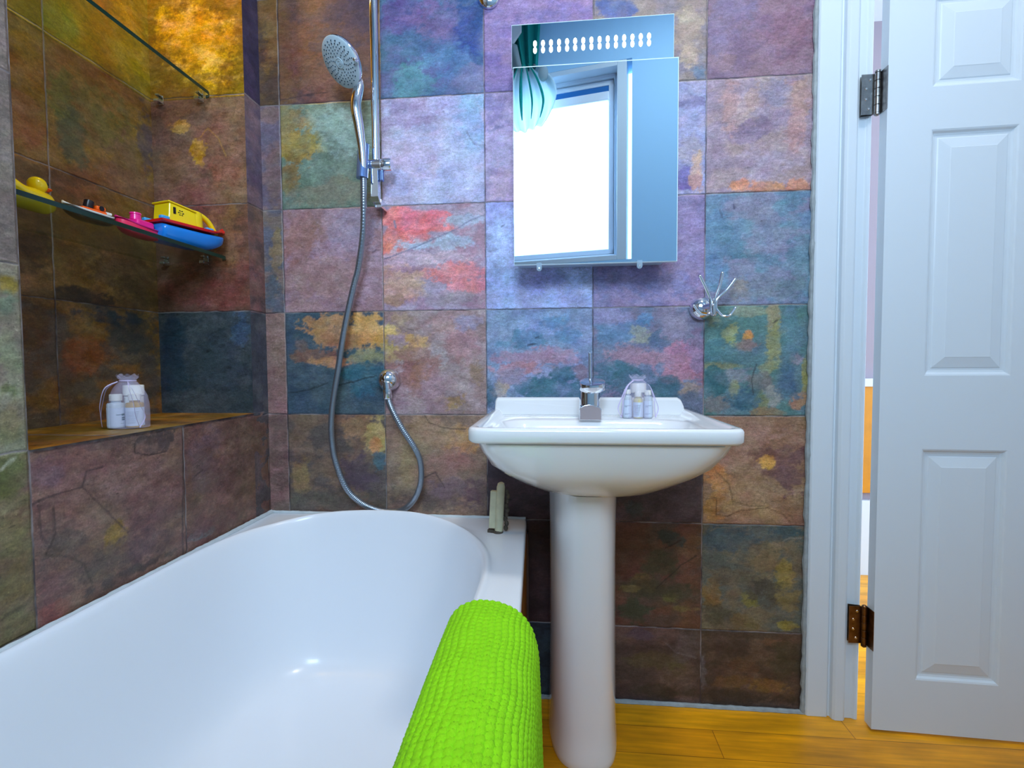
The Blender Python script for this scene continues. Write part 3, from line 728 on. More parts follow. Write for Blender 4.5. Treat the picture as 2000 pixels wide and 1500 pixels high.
for k, (wd, d0, d1) in enumerate(((.022, .07, .15), (.030, .085, .145))):
    s = .0 if k == 0 else .026
    wallbox(m, a+s, a+s+wd, z0+s, z1-s, d0, d1); wallbox(m, b-s-wd, b-s, z0+s, z1-s, d0, d1); wallbox(m, a+s, b-s, z0+s, z0+s+wd, d0, d1); wallbox(m, a+s, b-s, z1-s-wd, z1-s, d0, d1)
m.build('sash', 'sash', win, smooth=False, bevel=.003)
m = MB(); wallbox(m, a+.05, b-.05, z0+.05, z1-.05, .118, .122); m.build('pane', 'pane', win, smooth=False)
m = MB(); wallbox(m, a+.03, b-.03, z1-.10, z1-.03, .09, .115); m.build('blind_fabric', 'dark_gap', win, smooth=False)
m = MB(); wallbox(m, a+.05, b-.05, z1-.155, z1-.10, .06, .115); m.build('blind_cassette', 'blind', win, smooth=False, bevel=.008)

# swagged curtain at the left of the window
def sheet(fn, nu, nv):
    m = MB(); vs = [fn(i/(nu-1), j/(nv-1)) for j in range(nv) for i in range(nu)]
    m.add(vs, [(j*nu+i, j*nu+i+1, (j+1)*nu+i+1, (j+1)*nu+i) for j in range(nv-1) for i in range(nu-1)]); return m
cur = empty('curtain', W3(.62, -.05, 2.05), 'pale and teal curtain swag tied up beside the window, seen in the mirror', 'curtain')
def cfn(u, v):
    wdt = .045+.165*math.sin(math.pi*(.06+.80*v)); return W3(.60+(u-.5)*2*wdt, -.05-.022*math.sin(u*30+v*3)*(1-.3*v)-.03*math.sin(math.pi*v), 2.74-.38*v+.05*abs(u-.5)*v)
sheet(cfn, 60, 24).build('swag', 'curtain_light', cur, solid=.003)
for k, (du, tw) in enumerate(((-.10, .016), (-.05, .012), (.0, .020), (.055, .012), (.11, .016))):
    m = MB(); m.tube([W3(.60+du*.35, -.085, 2.74), W3(.60+du, -.112, 2.62), W3(.60+du*1.35, -.110, 2.50), W3(.60+du*1.1, -.09, 2.41)], lambda t, w_=tw: w_*.5*math.sin(math.pi*(.06+.86*t)), seg=8); m.build('teal_fold', 'teal', cur)
m = MB(); m.ell(W3(.47, -.09, 2.66), (.03, .03, .045), 16, 10); m.build('tie_knot', 'curtain_light', cur)
def cfn2(u, v): return W3(.585+.05*v+(u-.5)*(.14+.16*v), -.045-.02*math.sin(u*24+v), 2.72+.36*v)
sheet(cfn2, 48, 16).build('upper_drape', 'teal', cur, solid=.003)
def cfn3(u, v): return W3(.60+u*.12+v*.03, -.085-.012*math.sin(u*9), 2.72+.14*v+.02*u)
sheet(cfn3, 24, 10).build('upper_lining', 'curtain_light', cur, solid=.003)
def cfn4(u, v): return W3(.60+u*.10, -.095, 2.92+.12*v-.12*u*(1-v))
sheet(cfn4, 16, 8).build('upper_fold', 'white_wall', cur, solid=.003)

# left wall with the alcove
lw_t = {(0, 0): ((94, 88, 60), (100, 84, 62)), (0, 1): ((94, 88, 60), (100, 84, 62)), (0, 2): ((118, 114, 96), (106, 98, 86)), (0, 3): ((112, 100, 92), (98, 88, 80)), (0, 4): ((112, 100, 92), (98, 88, 80)),
        (1, 0): ((94, 72, 68), (84, 64, 62)), (1, 1): ((94, 72, 68), (82, 62, 60)), (2, 0): ((96, 72, 68), (86, 66, 62)), (2, 1): ((96, 72, 68), (84, 62, 58))}
LZ = [-.2, .52, .83, 1.13, 1.43, 3]
wall_left = struct(slate('wall_left', (-.66, 0, 0), (0, 1, 0), (0, 0, 1), 260, 150, -.66, 0, .45, .83, [-.99, -.66, -.333, .1], LZ,
    {**{(1, j): ((112, 84, 72), (98, 72, 64)) for j in range(5)}, **{(0, j): lw_t[(0, j)] for j in range(5)}, **{(2, j): ((110, 80, 70), (94, 68, 58)) for j in range(5)}}, LF_B, LF_C, ((-.333, .327), (.83, .9)), 3, nrm=(1, 0, 0), relief=.003), 'slate tiled left wall with alcove')
def lslate(name, *a, **k):
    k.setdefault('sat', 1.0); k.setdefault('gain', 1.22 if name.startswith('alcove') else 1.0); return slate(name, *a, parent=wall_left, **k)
near = {(0, 0): lw_t[(0, 0)], (0, 1): lw_t[(0, 1)], (0, 2): lw_t[(0, 2)], (0, 3): lw_t[(0, 3)], (0, 4): lw_t[(0, 4)]}
lslate('near_pier', (-.66, 0, 0), (0, 1, 0), (0, 0, 1), 60, 480, -.98, -.66, .40, 3.15, [-.98, -.5], LZ, near, LF_B, LF_C, ((-.66, .32), (.83, .3)), 4, nrm=(1, 0, 0))
m = MB(); m.box((-.80, -2.2, 0), (-.662, -.98, 3.15)); m.box((-.94, -.80, 0), (-.67, -.665, 3.15)); m.build('wall_core', mat('wall_core_brown', (104, 92, 84), .7), wall_left, smooth=False)
pt = {(0, j): c for j, c in enumerate([((88, 74, 76), (76, 66, 70)), ((88, 74, 76), (70, 64, 66)), ((52, 56, 66), (72, 74, 80)), ((108, 78, 72), (84, 66, 64)), ((104, 84, 92), (84, 72, 88)), ((56, 48, 72), (44, 40, 64)), ((52, 44, 66), (40, 38, 60)), ((52, 44, 66), (40, 38, 60))])}
lslate('far_pier', (-.66, 0, 0), (0, 1, 0), (0, 0, 1), 30, 480, -.072, -.0, .45, 3.15, [-.072, .1], [.0, .52, .82, 1.12, 1.42, 1.72, 2.02, 3], pt, [], [], ((.3, .6), (.22, .3)), 5, nrm=(1, 0, 0))
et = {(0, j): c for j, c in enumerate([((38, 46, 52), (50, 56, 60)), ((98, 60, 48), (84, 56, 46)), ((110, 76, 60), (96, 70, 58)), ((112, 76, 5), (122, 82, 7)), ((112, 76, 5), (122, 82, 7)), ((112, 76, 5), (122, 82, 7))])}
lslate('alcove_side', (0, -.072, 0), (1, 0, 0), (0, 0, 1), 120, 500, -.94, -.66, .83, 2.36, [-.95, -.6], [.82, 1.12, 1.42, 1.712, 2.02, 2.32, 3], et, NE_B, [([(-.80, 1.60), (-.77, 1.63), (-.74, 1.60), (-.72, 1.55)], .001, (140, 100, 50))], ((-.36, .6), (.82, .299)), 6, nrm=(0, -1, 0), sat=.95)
kt = {}
for i in range(2):
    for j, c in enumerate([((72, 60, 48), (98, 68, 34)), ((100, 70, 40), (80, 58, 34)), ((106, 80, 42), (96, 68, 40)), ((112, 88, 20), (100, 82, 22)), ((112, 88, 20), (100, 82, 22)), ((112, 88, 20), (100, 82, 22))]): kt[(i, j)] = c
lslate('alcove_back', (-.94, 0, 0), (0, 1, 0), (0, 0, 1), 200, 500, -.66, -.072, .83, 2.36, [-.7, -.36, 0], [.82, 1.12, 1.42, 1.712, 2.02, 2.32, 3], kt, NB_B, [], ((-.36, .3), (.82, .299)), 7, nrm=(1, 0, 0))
lslate('alcove_near_side', (0, -.66, 0), (1, 0, 0), (0, 0, 1), 30, 100, -.94, -.66, .83, 2.36, [-.95, -.6], [.8, 3], {(0, 0): ((104, 84, 60), (84, 66, 50))}, [], [], ((-.36, .6), (.82, .3)), 8, nrm=(0, 1, 0))
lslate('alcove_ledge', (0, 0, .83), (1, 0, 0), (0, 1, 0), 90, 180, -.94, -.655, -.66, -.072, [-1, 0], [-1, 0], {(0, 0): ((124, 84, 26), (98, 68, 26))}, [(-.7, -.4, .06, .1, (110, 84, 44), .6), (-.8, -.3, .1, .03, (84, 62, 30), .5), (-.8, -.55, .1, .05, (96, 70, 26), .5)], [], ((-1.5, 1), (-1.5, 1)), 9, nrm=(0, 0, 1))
lslate('alcove_top', (0, 0, 2.36), (1, 0, 0), (0, 1, 0), 20, 20, -.94, -.66, -.66, -.072, [-1, 0], [-1, 0], {(0, 0): ((150, 120, 60), (130, 100, 50))}, [], [], ((-1.5, 1), (-1.5, 1)), 10, nrm=(0, 0, -1))
lslate('upper_face', (-.66, 0, 0), (0, 1, 0), (0, 0, 1), 60, 50, -.66, -.072, 2.36, 3.15, [-.7, -.36, 0], [2, 3], {(0, 0): ((100, 84, 76), (84, 70, 66)), (1, 0): ((100, 84, 76), (84, 70, 66))}, [], [], ((-.36, .3), (.82, .3)), 12, nrm=(1, 0, 0))
m = MB(); m.box((-1.06, -.80, 0), (-.945, .10, 3.15)); m.box((-.945, -.066, .0), (-.665, .10, 3.15)); m.box((-.945, -.67, 0), (-.668, -.066, .822)); m.box((-.945, -.67, 2.37), (-.668, -.066, 3.15)); m.build('outer_wall', 'white_wall', wall_left, smooth=False)

# sealant and grout lines
def bead(name, pts, r, mt, lab, seg=8, jit=.06):
    m = MB(); P = catmull(pts, 40); m.tube([p+Vector((random.uniform(-1, 1), random.uniform(-1, 1), random.uniform(-1, 1)))*r*jit for p in P], lambda t: r*(1+jit*math.sin(t*97)+jit*math.sin(t*241)), seg=seg, smooth=0); return struct(m.build(name, mt), lab)
bead('trim_2', [(.872, -.006, .0), (.872, -.006, .7), (.873, -.006, 1.4), (.872, -.006, 2.1)], .0062, 'seal_dark', 'rough grey sealant down the edge of the tiles', jit=.2)
bead('trim_3', [(.135, -.006, .002), (.37, -.006, .002), (.875, -.006, .002)], .007, 'seal_dark', 'grout line between tiles and floor')
bead('trim_4', [(-.650, -1.0, .527), (-.651, -.66, .527), (-.651, -.3, .527), (-.652, -.01, .527)], .0065, 'caulk', 'white sealant along the left side of the bath')
bead('trim_5', [(-.66, -.006, .526), (-.3, -.005, .525), (.11, -.006, .524)], .0045, 'caulk', 'white sealant along the end of the bath')

# ------------------------------------------------------------ door frame and door
AP = [(.875, .005), (.875, -.013), (.879, -.017), (.928, -.017), (.933, -.012), (.936, -.012), (.938, -.024), (.944, -.029), (.964, -.029), (.970, -.024), (.973, -.016), (.992, -.016), (.997, -.021), (1.003, -.021), (1.007, -.016), (1.007, .14), (.99, .14), (.99, .005)]
m = MB(); m.rings([[(x, y, z) for x, y in AP] for z in (0, 2.045)]); m.box((1.007, -.018, 2.0), (1.80, .02, 2.09)); struct(m.build('trim_6', 'paint', smooth=False, bevel=.0012), 'white moulded door frame beside the tiles')
dth = math.radians(-2.2); HX, HY = 1.0145, -.063
DT_M = frame_T((HX, HY, .008), (math.cos(dth), math.sin(dth), 0), (-math.sin(dth), math.cos(dth), 0), (0, 0, 1))
door = empty('door_1', (HX, HY, .008), 'white six panel door standing ajar, hinged on its left', kind='structure')
m = MB(); m.T = DT_M; Wd, Hd, Td = .76, 1.975, .030
xs = [0, .100, .292, .468, .660, Wd]; zs = [0, .140, .737, .922, 1.525, 1.627, 1.845, Hd]
pan = {(1, 1), (3, 1), (1, 3), (3, 3), (1, 5), (3, 5)}
for i in range(5):
    for j in range(7):
        x0, x1, z0, z1 = xs[i], xs[i+1], zs[j], zs[j+1]
        if (i, j) in pan:
            R = []
            for ins, dep in ((0, 0), (.004, .0016), (.008, .0060), (.013, .0075), (.018, .0075), (.021, .0060), (.044, .0012), (.046, .0004)):
                R.append([(x0+ins, dep, z0+ins), (x1-ins, dep, z0+ins), (x1-ins, dep, z1-ins), (x0+ins, dep, z1-ins)])
            m.rings(R, False, True)
        else: m.add([(x0, 0, z0), (x1, 0, z0), (x1, 0, z1), (x0, 0, z1)], [(0, 1, 2, 3)])
m.add([(0, 0, 0), (Wd, 0, 0), (Wd, Td, 0), (0, Td, 0), (0, 0, Hd), (Wd, 0, Hd), (Wd, Td, Hd), (0, Td, Hd)], [(0, 3, 2, 1), (4, 5, 6, 7), (1, 2, 6, 5), (2, 3, 7, 6), (3, 0, 4, 7)])
lf = m.build('door_leaf', 'paint', door, smooth=False)
bm = bmesh.new(); bm.from_mesh(lf.data); bmesh.ops.remove_doubles(bm, verts=bm.verts, dist=.0001); bmesh.ops.recalc_face_normals(bm, faces=bm.faces); bm.to_mesh(lf.data); bm.free()
for zc, lab in ((1.643, 'grey bronze upper hinge'), (.268, 'brassy brown lower hinge')):
    mm_ = 'bronze' if zc < 1 else 'steel'
    m = MB(); h = .050; bx, by = 1.0065, -.037
    m.add([(.975, -.0185, zc-h), (1.002, -.0240, zc-h), (bx-.003, by+.002, zc-h), (bx-.003, by+.002, zc+h), (1.002, -.0240, zc+h), (.975, -.0185, zc+h),
           (.975, -.0285+.008, zc-h), (1.002, -.0265, zc-h), (bx-.003, by-.001, zc-h), (bx-.003, by-.001, zc+h), (1.002, -.0265, zc+h), (.975, -.0205, zc+h)],
          [(0, 1, 4, 5), (1, 2, 3, 4), (6, 11, 10, 7), (7, 10, 9, 8), (0, 6, 7, 1), (1, 7, 8, 2), (5, 4, 10, 11), (4, 3, 9, 10), (0, 5, 11, 6)])
    m.box((.972, -.0312, zc-h), (1.004, -.0298, zc+h))
    m.box((bx+.003, -.0365, zc-h), (bx+.0085, -.0355, zc+h)); m.box((bx+.0070, -.0635, zc-h-.002), (bx+.0083, -.0355, zc+h+.002))
    hg = m.build('hinge', mm_, door, smooth=False); tagp(hg, lab)
    m = MB(); n = 5
    for k in range(n):
        a = zc-h+2*h*k/n+.0006; b = zc-h+2*h*(k+1)/n-.0006; m.lathe([(.0052, 0), (.0062, .0008), (.0062, b-a-.0008), (.0052, b-a)], (bx, by, a), seg=20)
    m.lathe([(.0045, 0), (.0045, 2*h)], (bx, by, zc-h)); m.lathe([(.0066, 0), (.0066, .004), (.003, .007)], (bx, by, zc+h), seg=16); m.lathe([(.003, -.007), (.0066, -.004), (.0066, 0)], (bx, by, zc-h), seg=16); k = m.build('hinge_knuckle', mm_, hg)
    m = MB()
    for (sx, sz) in ((.992, .036), (.983, .014), (.983, -.012), (.990, -.036)): m.lathe([(.0034, 0), (.0026, .0012)], (sx, -.0312, zc+sz), (0, -1, 0), 12)
    m.build('screw', 'screw', hg)

# ============================================================ THE BATH
bath = empty('bathtub', (-.27, -.85, 0), 'white acrylic bathtub with an oval basin built in along the left wall', 'bathtub')
m = MB(); N = 300; cx, cy, ax, by_ = -.290, -.45, .348, .395
def xr(y): return .113+.026*min(1, max(0, -y/.6))
def rect_pt(th, ins, z):
    x0, x1, y0, y1 = -.658+ins, None, -1.74+ins, -.001-ins; c, s = math.cos(th), math.sin(th)
    xl = .125-ins; t = 1e9
    if c > 1e-9: t = min(t, (xl-cx)/c)
    if c < -1e-9: t = min(t, (x0-cx)/c)
    if s > 1e-9: t = min(t, (y1-cy)/s)
    if s < -1e-9: t = min(t, (y0-cy)/s)
    x, y = cx+c*t, cy+s*t
    if x > .124-ins-1e-4: x = xr(y)-ins
    elif y > y1-1e-4 or y < y0+1e-4: x = cx+(x-cx)*((xr(y)-ins-cx)/(xl-cx) if x > cx else 1)
    return Vector((x, y, z))
ths = [2*math.pi*k/N for k in range(N)]
# make sure the rectangle corners are hit
for (X, Y) in ((.124, -.002), (-.657, -.002), (-.657, -1.739), (.124, -1.739)):
    a = math.atan2(Y-cy, X-cx) % (2*math.pi); k = min(range(N), key=lambda i: abs(((ths[i]-a+math.pi) % (2*math.pi))-math.pi)); ths[k] = a
def sup(th, sx, sy, z, n=3.3, dy=0):
    # egg shaped basin outline: round far end, long straight body towards the near end
    d = rect_pt(th, 0, 0)-Vector((cx, cy, 0)); b_ = by_ if d.y > 0 else 1.245; ax_ = ax if d.x > 0 else .350
    a = math.atan2(d.y/b_, d.x/ax_); c, s = math.cos(a), math.sin(a); n = (2.4 if c > 0 else 2.4+.9*min(1, -c*2)) if d.y > 0 else 2.9+.9*(1 if c < 0 else 0)*min(1, -c*2)
    r = (abs(c)**n+abs(s)**n)**(-1/n); return Vector((cx+ax_*sx*r*c, cy+dy+b_*sy*r*s, z))
def hf(th):
    p = sup(th, 1, 1, 0); return max(0, min(1, (p.y+.30)/.24))**1.2*max(0, 1-(abs(p.x-cx-.01)/.30)**2.2)
R = [[rect_pt(t, .012, .30) for t in ths], [rect_pt(t, .012, .488) for t in ths], [rect_pt(t, .0, .490) for t in ths], [rect_pt(t, 0, .517) for t in ths], [rect_pt(t, .003, .523) for t in ths], [rect_pt(t, .008, .525) for t in ths]]
R.append([sup(t, 1.035, 1.022, .5255) for t in ths]); R.append([sup(t, 1.018, 1.010, .529+.007*hf(t)) for t in ths]); R.append([sup(t, 1.0, 1.0, .534+.021*hf(t)) for t in ths]); R.append([sup(t, .982, .989, .535+.021*hf(t)) for t in ths])
prof = [(.962, .976, .530, .6), (.945, .965, .510, .3), (.925, .945, .470, 0), (.90, .92, .41, 0), (.875, .885, .34, 0), (.845, .85, .27, 0), (.80, .81, .20, 0), (.72, .75, .158, 0), (.60, .66, .142, 0), (.40, .46, .136, 0), (.2, .24, .134, 0), (.02, .03, .133, 0)]
for sx, sy, z, q in prof: R.append([sup(t, sx, sy, z+.018*hf(t)*q) for t in ths])
m.rings(R, False, True); m.build('tub', 'acrylic', bath, sub=1, angle=60)
m = MB(); m.box((.103, -1.74, .0), (.113, -.004, .487)); m.build('side_panel', 'panel', bath, smooth=False)
m = MB(); m.box((.1132, -.022, 0), (.119, -.006, .486)); m.build('corner_strip', mat('dark_strip', (84, 66, 62), .4), bath, smooth=False)

# green chenille mat hung over the rim
def mat_profile():
    P = catmull([(.026, 0, .36), (.027, 0, .46), (.031, 0, .515), (.043, 0, .548), (.066, 0, .562), (.092, 0, .563), (.118, 0, .556), (.140, 0, .538), (.153, 0, .505), (.157, 0, .45), (.160, 0, .36), (.163, 0, .25), (.164, 0, .15)], 40)
    S = [0]
    for a, b in zip(P[:-1], P[1:]): S.append(S[-1]+(b-a).length)
    return P, S
P, S = mat_profile(); Ltot = S[-1]; ns, nv = 760, 600; PX = np.array([p.x for p in P]); PZ = np.array([p.z for p in P]); S = np.array(S)
s = np.linspace(0, Ltot, ns); X = np.interp(s, S, PX); Z = np.interp(s, S, PZ); tx = np.gradient(X); tz = np.gradient(Z); ln = np.hypot(tx, tz); nx, nz = -tz/ln, tx/ln
v = np.linspace(0, .66, nv); SS, VV = np.meshgrid(s, v); pit = .0086
wv = SS+.0012*np.sin(VV*60+SS*40)+.0010*np.sin(VV*23); k = np.floor(wv/pit); fr = wv/pit-k
rope = np.abs(np.sin(np.pi*fr))**.55
ph = VV/.0105+k*.37+(fr-.5)*1.5+.25*np.sin(k*2.3+VV*30); st = np.abs(np.sin(np.pi*ph))**.55
H = .0105*rope*(.62+.38*st)+.0009*(fbm(SS*420, VV*420, 3, 3)-.5)*rope
nose = np.clip(VV/.010, 0, 1); H = H*(.4+.6*nose)
XX = X[None, :]+nx[None, :]*H; ZZ = Z[None, :]+nz[None, :]*H-.010*(1-np.sqrt(np.clip(1-(1-nose)**2, 0, 1))); ZZ = ZZ+.004*np.sin(VV*9); XX = XX+.010*np.clip((VV-.0)/.4, 0, 1)
YY = -.588-VV-.010*np.abs(np.linspace(-1, 1, ns))[None, :]**2-.004*(1-rope)*(VV < .004)
mm = bpy.data.meshes.new('bath_mat'); idx = np.arange(ns*nv).reshape(nv, ns); q = np.stack([idx[:-1, :-1], idx[:-1, 1:], idx[1:, 1:], idx[1:, :-1]], -1).reshape(-1, 4)
mm.from_pydata(np.stack([XX, YY, ZZ], -1).reshape(-1, 3).tolist(), [], q.tolist()); mm.polygons.foreach_set('use_smooth', [True]*len(mm.polygons))
mm.materials.append(mat('lime_chenille', (146, 222, 1), .85, bump=.5, bscale=900, noise=.06, nscale=30)); bmt = bpy.data.objects.new('bath_mat', mm); COL.objects.link(bmt)
md = bmt.modifiers.new('t', 'SOLIDIFY'); md.thickness = .006; md.offset = -1
tagp(bmt, 'lime green chenille bath mat hanging over the rim of the bathtub', 'bath mat')

# cream plastic channel stub standing on the bath corner
st = empty('screen_channel', (.045, -.13, .525), 'cream plastic wall channel stub standing on the bath corner under the basin', 'channel')
m = MB(); m.T = frame_T((.040, -.128, .527), (.97, -.2, 0), (.2, .97, 0), (.055, .01, 1))
m.lathe([(.011, 0), (.011, .118), (.0085, .128), (.004, .131)], (.008, 0, 0), seg=24); m.build('post', 'cream', st)
m = MB(); m.T = frame_T((.040, -.128, .527), (.97, -.2, 0), (.2, .97, 0), (.055, .01, 1)); m.box((-.018, -.008, .010), (.0, .004, .108)); m.build('fin', 'cream', st, smooth=False, bevel=.0015)
m = MB(); m.T = frame_T((.040, -.128, .525), (.97, -.2, 0), (.2, .97, 0), (0, 0, 1)); m.lathe([(.014, 0), (.0135, .004), (.0118, .007)], (.006, 0, 0), seg=18); m.box((-.020, -.010, 0), (-.004, .002, .008)); m.build('grimy_foot', 'rust', st)
m = MB()
for k in range(9): m.ell((.066+.002*math.sin(k*2.1)+.0006*k, -.124, .536+.012*k), (.006, .006, .008), 10, 6)
m.build('old_sealant', 'rust', st)

# ============================================================ WASHBASIN
basin = empty('washbasin', (.288, -.2, 0), 'white ceramic pedestal washbasin on the bamboo floor against the tiles', 'washbasin')
def rrect(x0, x1, y0, y1, r, z, n=10, rb=None):
    """front corners (low y) radius r, back corners radius rb"""
    rb = r if rb is None else rb; P = []
    for (cx_, cy_, a0, rr) in ((x1-rb, y1-rb, 0, rb), (x0+rb, y1-rb, 90, rb), (x0+r, y0+r, 180, r), (x1-r, y0+r, 270, r)):
        for k in range(n+1): a = math.radians(a0+90*k/n); P.append(Vector((cx_+rr*math.cos(a), cy_+rr*math.sin(a), z(cx_, cy_) if callable(z) else z)))
    # densify sides so that lofts stay smooth
    out = []
    for i, p in enumerate(P):
        q = P[(i+1) % len(P)]; out.append(p)
        if (q-p).length > .04:
            for t in range(1, 12): out.append(p.lerp(q, t/12))
    return out
m = MB(); X0, X1, Y0, Y1 = .0225, .5565, -.440, -.002
def R_(i, z, r=.032, f=1.0): return rrect(X0+i, X1-i, Y0+i, Y1-i*.15, max(r-i*.5, .012), z, rb=.010)
# underside loft from the column up
def under(hw, yf, z, r): return rrect(.290-hw, .2915+hw, yf, -.004, r, z, rb=.008)
def fix(n, ring): 
    L_ = [0]
    for a, b in zip(ring, ring[1:]+ring[:1]): L_.append(L_[-1]+(b-a).length)
    out = []; tot = L_[-1]
    for k in range(n):
        t = tot*k/n; i = max(j for j in range(len(ring)) if L_[j] <= t+1e-9); a = ring[i]; b = ring[(i+1) % len(ring)]; d = L_[i+1]-L_[i]; out.append(a.lerp(b, (t-L_[i])/d if d > 1e-9 else 0))
    return out
def angring(n, ring, c=(.288, -.20)):
    """resample by direction from a centre so that rings of different shape line up"""
    out = []
    for k in range(n):
        a = 2*math.pi*k/n; d = Vector((math.cos(a), math.sin(a))); best = None
        for i in range(len(ring)):
            p = ring[i]; q = ring[(i+1) % len(ring)]; e = Vector((q.x-p.x, q.y-p.y)); w0 = Vector((p.x-c[0], p.y-c[1])); den = d.x*e.y-d.y*e.x
            if abs(den) < 1e-12: continue
            t = (w0.x*e.y-w0.y*e.x)/den; s_ = (w0.x*d.y-w0.y*d.x)/den
            if t > 0 and -1e-6 <= s_ <= 1+1e-6 and (best is None or t > best[0]): best = (t, p.z+(q.z-p.z)*s_)
        out.append(Vector((c[0]+d.x*best[0], c[1]+d.y*best[0], best[1])))
    return out
NR = 240
prof_u = [(.060, -.262, .664, .055), (.10, -.290, .668, .08), (.15, -.325, .680, .12), (.185, -.355, .697, .14), (.215, -.388, .722, .13), (.234, -.408, .750, .09), (.246, -.421, .785, .055), (.251, -.429, .806, .04)]
R = [under(hw, yf, z, r) for hw, yf, z, r in prof_u]
R += [R_(.014, .8085), R_(.004, .8100), R_(.0, .815), R_(.0, .834), R_(.002, .8385), R_(.006, .8405), R_(.014, .8405), R_(.019, .839), R_(.023, .832), R_(.028, .8245), R_(.036, .8225)]
# bowl
R += [rrect(X0+.040, X1-.040, Y0+.034, -.135, .05, .8225), rrect(X0+.044, X1-.044, Y0+.038, -.139, .05, .820), rrect(X0+.052, X1-.052, Y0+.046, -.147, .06, .808), rrect(X0+.072, X1-.072, Y0+.066, -.160, .08, .765), rrect(X0+.110, X1-.110, Y0+.10, -.18, .10, .722), rrect(X0+.18, X1-.18, Y0+.15, -.215, .06, .706), rrect(.268, .308, -.265, -.235, .014, .703)]
R = [angring(NR, r, (.288, -.25)) for r in R]
m.rings(R, True, True); m.build('basin', 'ceramic', basin, angle=50)
# splash upstand along the wall with clipped corners
m = MB()
def up(y, dz=0): return [(.026, y, .8235), (.029, y, .866+dz), (.034, y, .872+dz), (.524, y, .872+dz), (.534, y, .866+dz), (.541, y, .850+dz), (.545, y, .8235)]
m.rings([up(-.0025), up(-.024), [(p[0], p[1]-.004 if p[2] < .83 else p[1], p[2]) for p in up(-.032, -.004)]]); m.build('upstand', 'ceramic', basin, smooth=False, bevel=.004, bseg=3)
m = MB(); m.add([], []); R = [rrect(.028, .540, -.058, -.030, .006, z) for z in (.8225, .8245)]; m.rings(R); m.build('rear_step', 'ceramic', basin, bevel=.0015)
# pedestal
def ped(z, g=0, fy=0):
    k = [(.1785, -.012), (.1785, -.06), (.181, -.12), (.188, -.17), (.199, -.205+fy*.5), (.214, -.230+fy*.8), (.237, -.246+fy), (.270, -.251+fy), (.303, -.246+fy), (.324, -.230+fy*.8), (.337, -.205+fy*.5), (.345, -.17), (.350, -.12), (.3525, -.06), (.3525, -.012)]
    pts = catmull([(x, y, z) for x, y in k], 6); c = Vector((.272, -.12, z)); return [c+(p-c)*(1+g) for p in pts]
m = MB(); R = [ped(0, .03), ped(.004, .045), ped(.018, .045), ped(.04, .02), ped(.09, 0, 0), ped(.30, -.015, -.012), ped(.50, -.015, -.03), ped(.60, 0, -.04), ped(.64, .01, -.045), ped(.672, .02, -.05)]
m.rings(R); m.build('pedestal', 'ceramic', basin, angle=60)

# tap
tap = empty('basin_tap', (.285, -.11, .8235), 'chrome single lever waterfall tap on the washbasin', 'tap')
m = MB(); m.lathe([(.0290, 0), (.0290, .003), (.0268, .004), (.0268, .070), (.0262, .073)], (.2845, -.100, .8235), seg=40); m.build('body', 'chrome', tap)
m = MB(); prf = [(-.0275, 0), (-.0275, .027), (-.024, .033), (-.015, .0375), (-.004, .0392), (.004, .0386), (.013, .0348), (.020, .0335), (.0255, .030), (.0275, .026), (.0275, 0)]
m.rings([[(.2838+x, y, .8236+z*k) for x, z in prf] for y, k in ((-.100, 1.03), (-.150, 1.0), (-.1515, .99))]); m.build('spout', 'chrome', tap, smooth=False, bevel=.0012)
m = MB(); m.rings([[(.2838+x*.93, y, .8252+z*.93) for x, z in prf] for y in (-.1514, -.1522)]); m.build('spout_mouth', 'grey_tap', tap, smooth=False)
m = MB(); m.T = frame_T((.291, -.106, .899), (1, 0, .02), (0, .95, .30), (0, -.30, .95)); m.lathe([(.0285, 0), (.0330, .001), (.0345, .004), (.0345, .017), (.0325, .021), (.0285, .0225), (.0, .0225)], (0, 0, 0), seg=44, cap1=False); m.build('head', 'chrome', tap)
m = MB(); m.tube([(.2865, -.094, .915), (.2858, -.092, .945), (.2855, -.090, .992)], .0032, seg=14, smooth=4); m.ell((.2855, -.090, .992), (.0032, .0032, .0025), 12, 6); m.build('lever', 'chrome', tap)

# ============================================================ MIRROR CABINET
mc = empty('mirror_cabinet', (.29, -.01, 1.22), 'mirrored bathroom cabinet with a row of lit dots above its door', 'mirror cabinet')
m = MB(); m.box((.100, -.078, 1.232), (.482, -.006, 1.80)); m.build('cabinet_body', 'cabinet', mc, smooth=False, bevel=.002)
m = MB(); m.box((.087, -.0945, 1.7265), (.492, -.0885, 1.8325)); m.build('light_panel', 'mirror', mc, smooth=False)
m = MB(); m.box((.0860, -.0925, 1.7265), (.4932, -.0835, 1.8352)); m.build('light_panel_backing', 'mirror_edge', mc, smooth=False)
m = MB(); m.box((.0905, -.0975, 1.2245), (.5025, -.0905, 1.7245)); m.build('mirror_door', 'mirror', mc, smooth=False)
m = MB(); m.box((.0893, -.0965, 1.2230), (.5045, -.0835, 1.7272)); m.build('door_rim', 'mirror_edge', mc, smooth=False)
for k in range(15):
    X = .1462+.2855*k/14; m = MB(); ZC = 1.7752
    ol = [(X+.0047*math.copysign(1, c)*math.sqrt(max(0, 1-((abs(z)-.0082)/.0082)**2))*(1), ZC+z) for c, z in [(1, -.0164+.0328*i/20) for i in range(21)]+[(-1, .0164-.0328*i/20) for i in range(1, 20)]]
    m.rings([[(x, y, z) for x, z in ol] for y in (-.0945, -.0952)]); m.build('light_dot', 'led', mc, smooth=False)
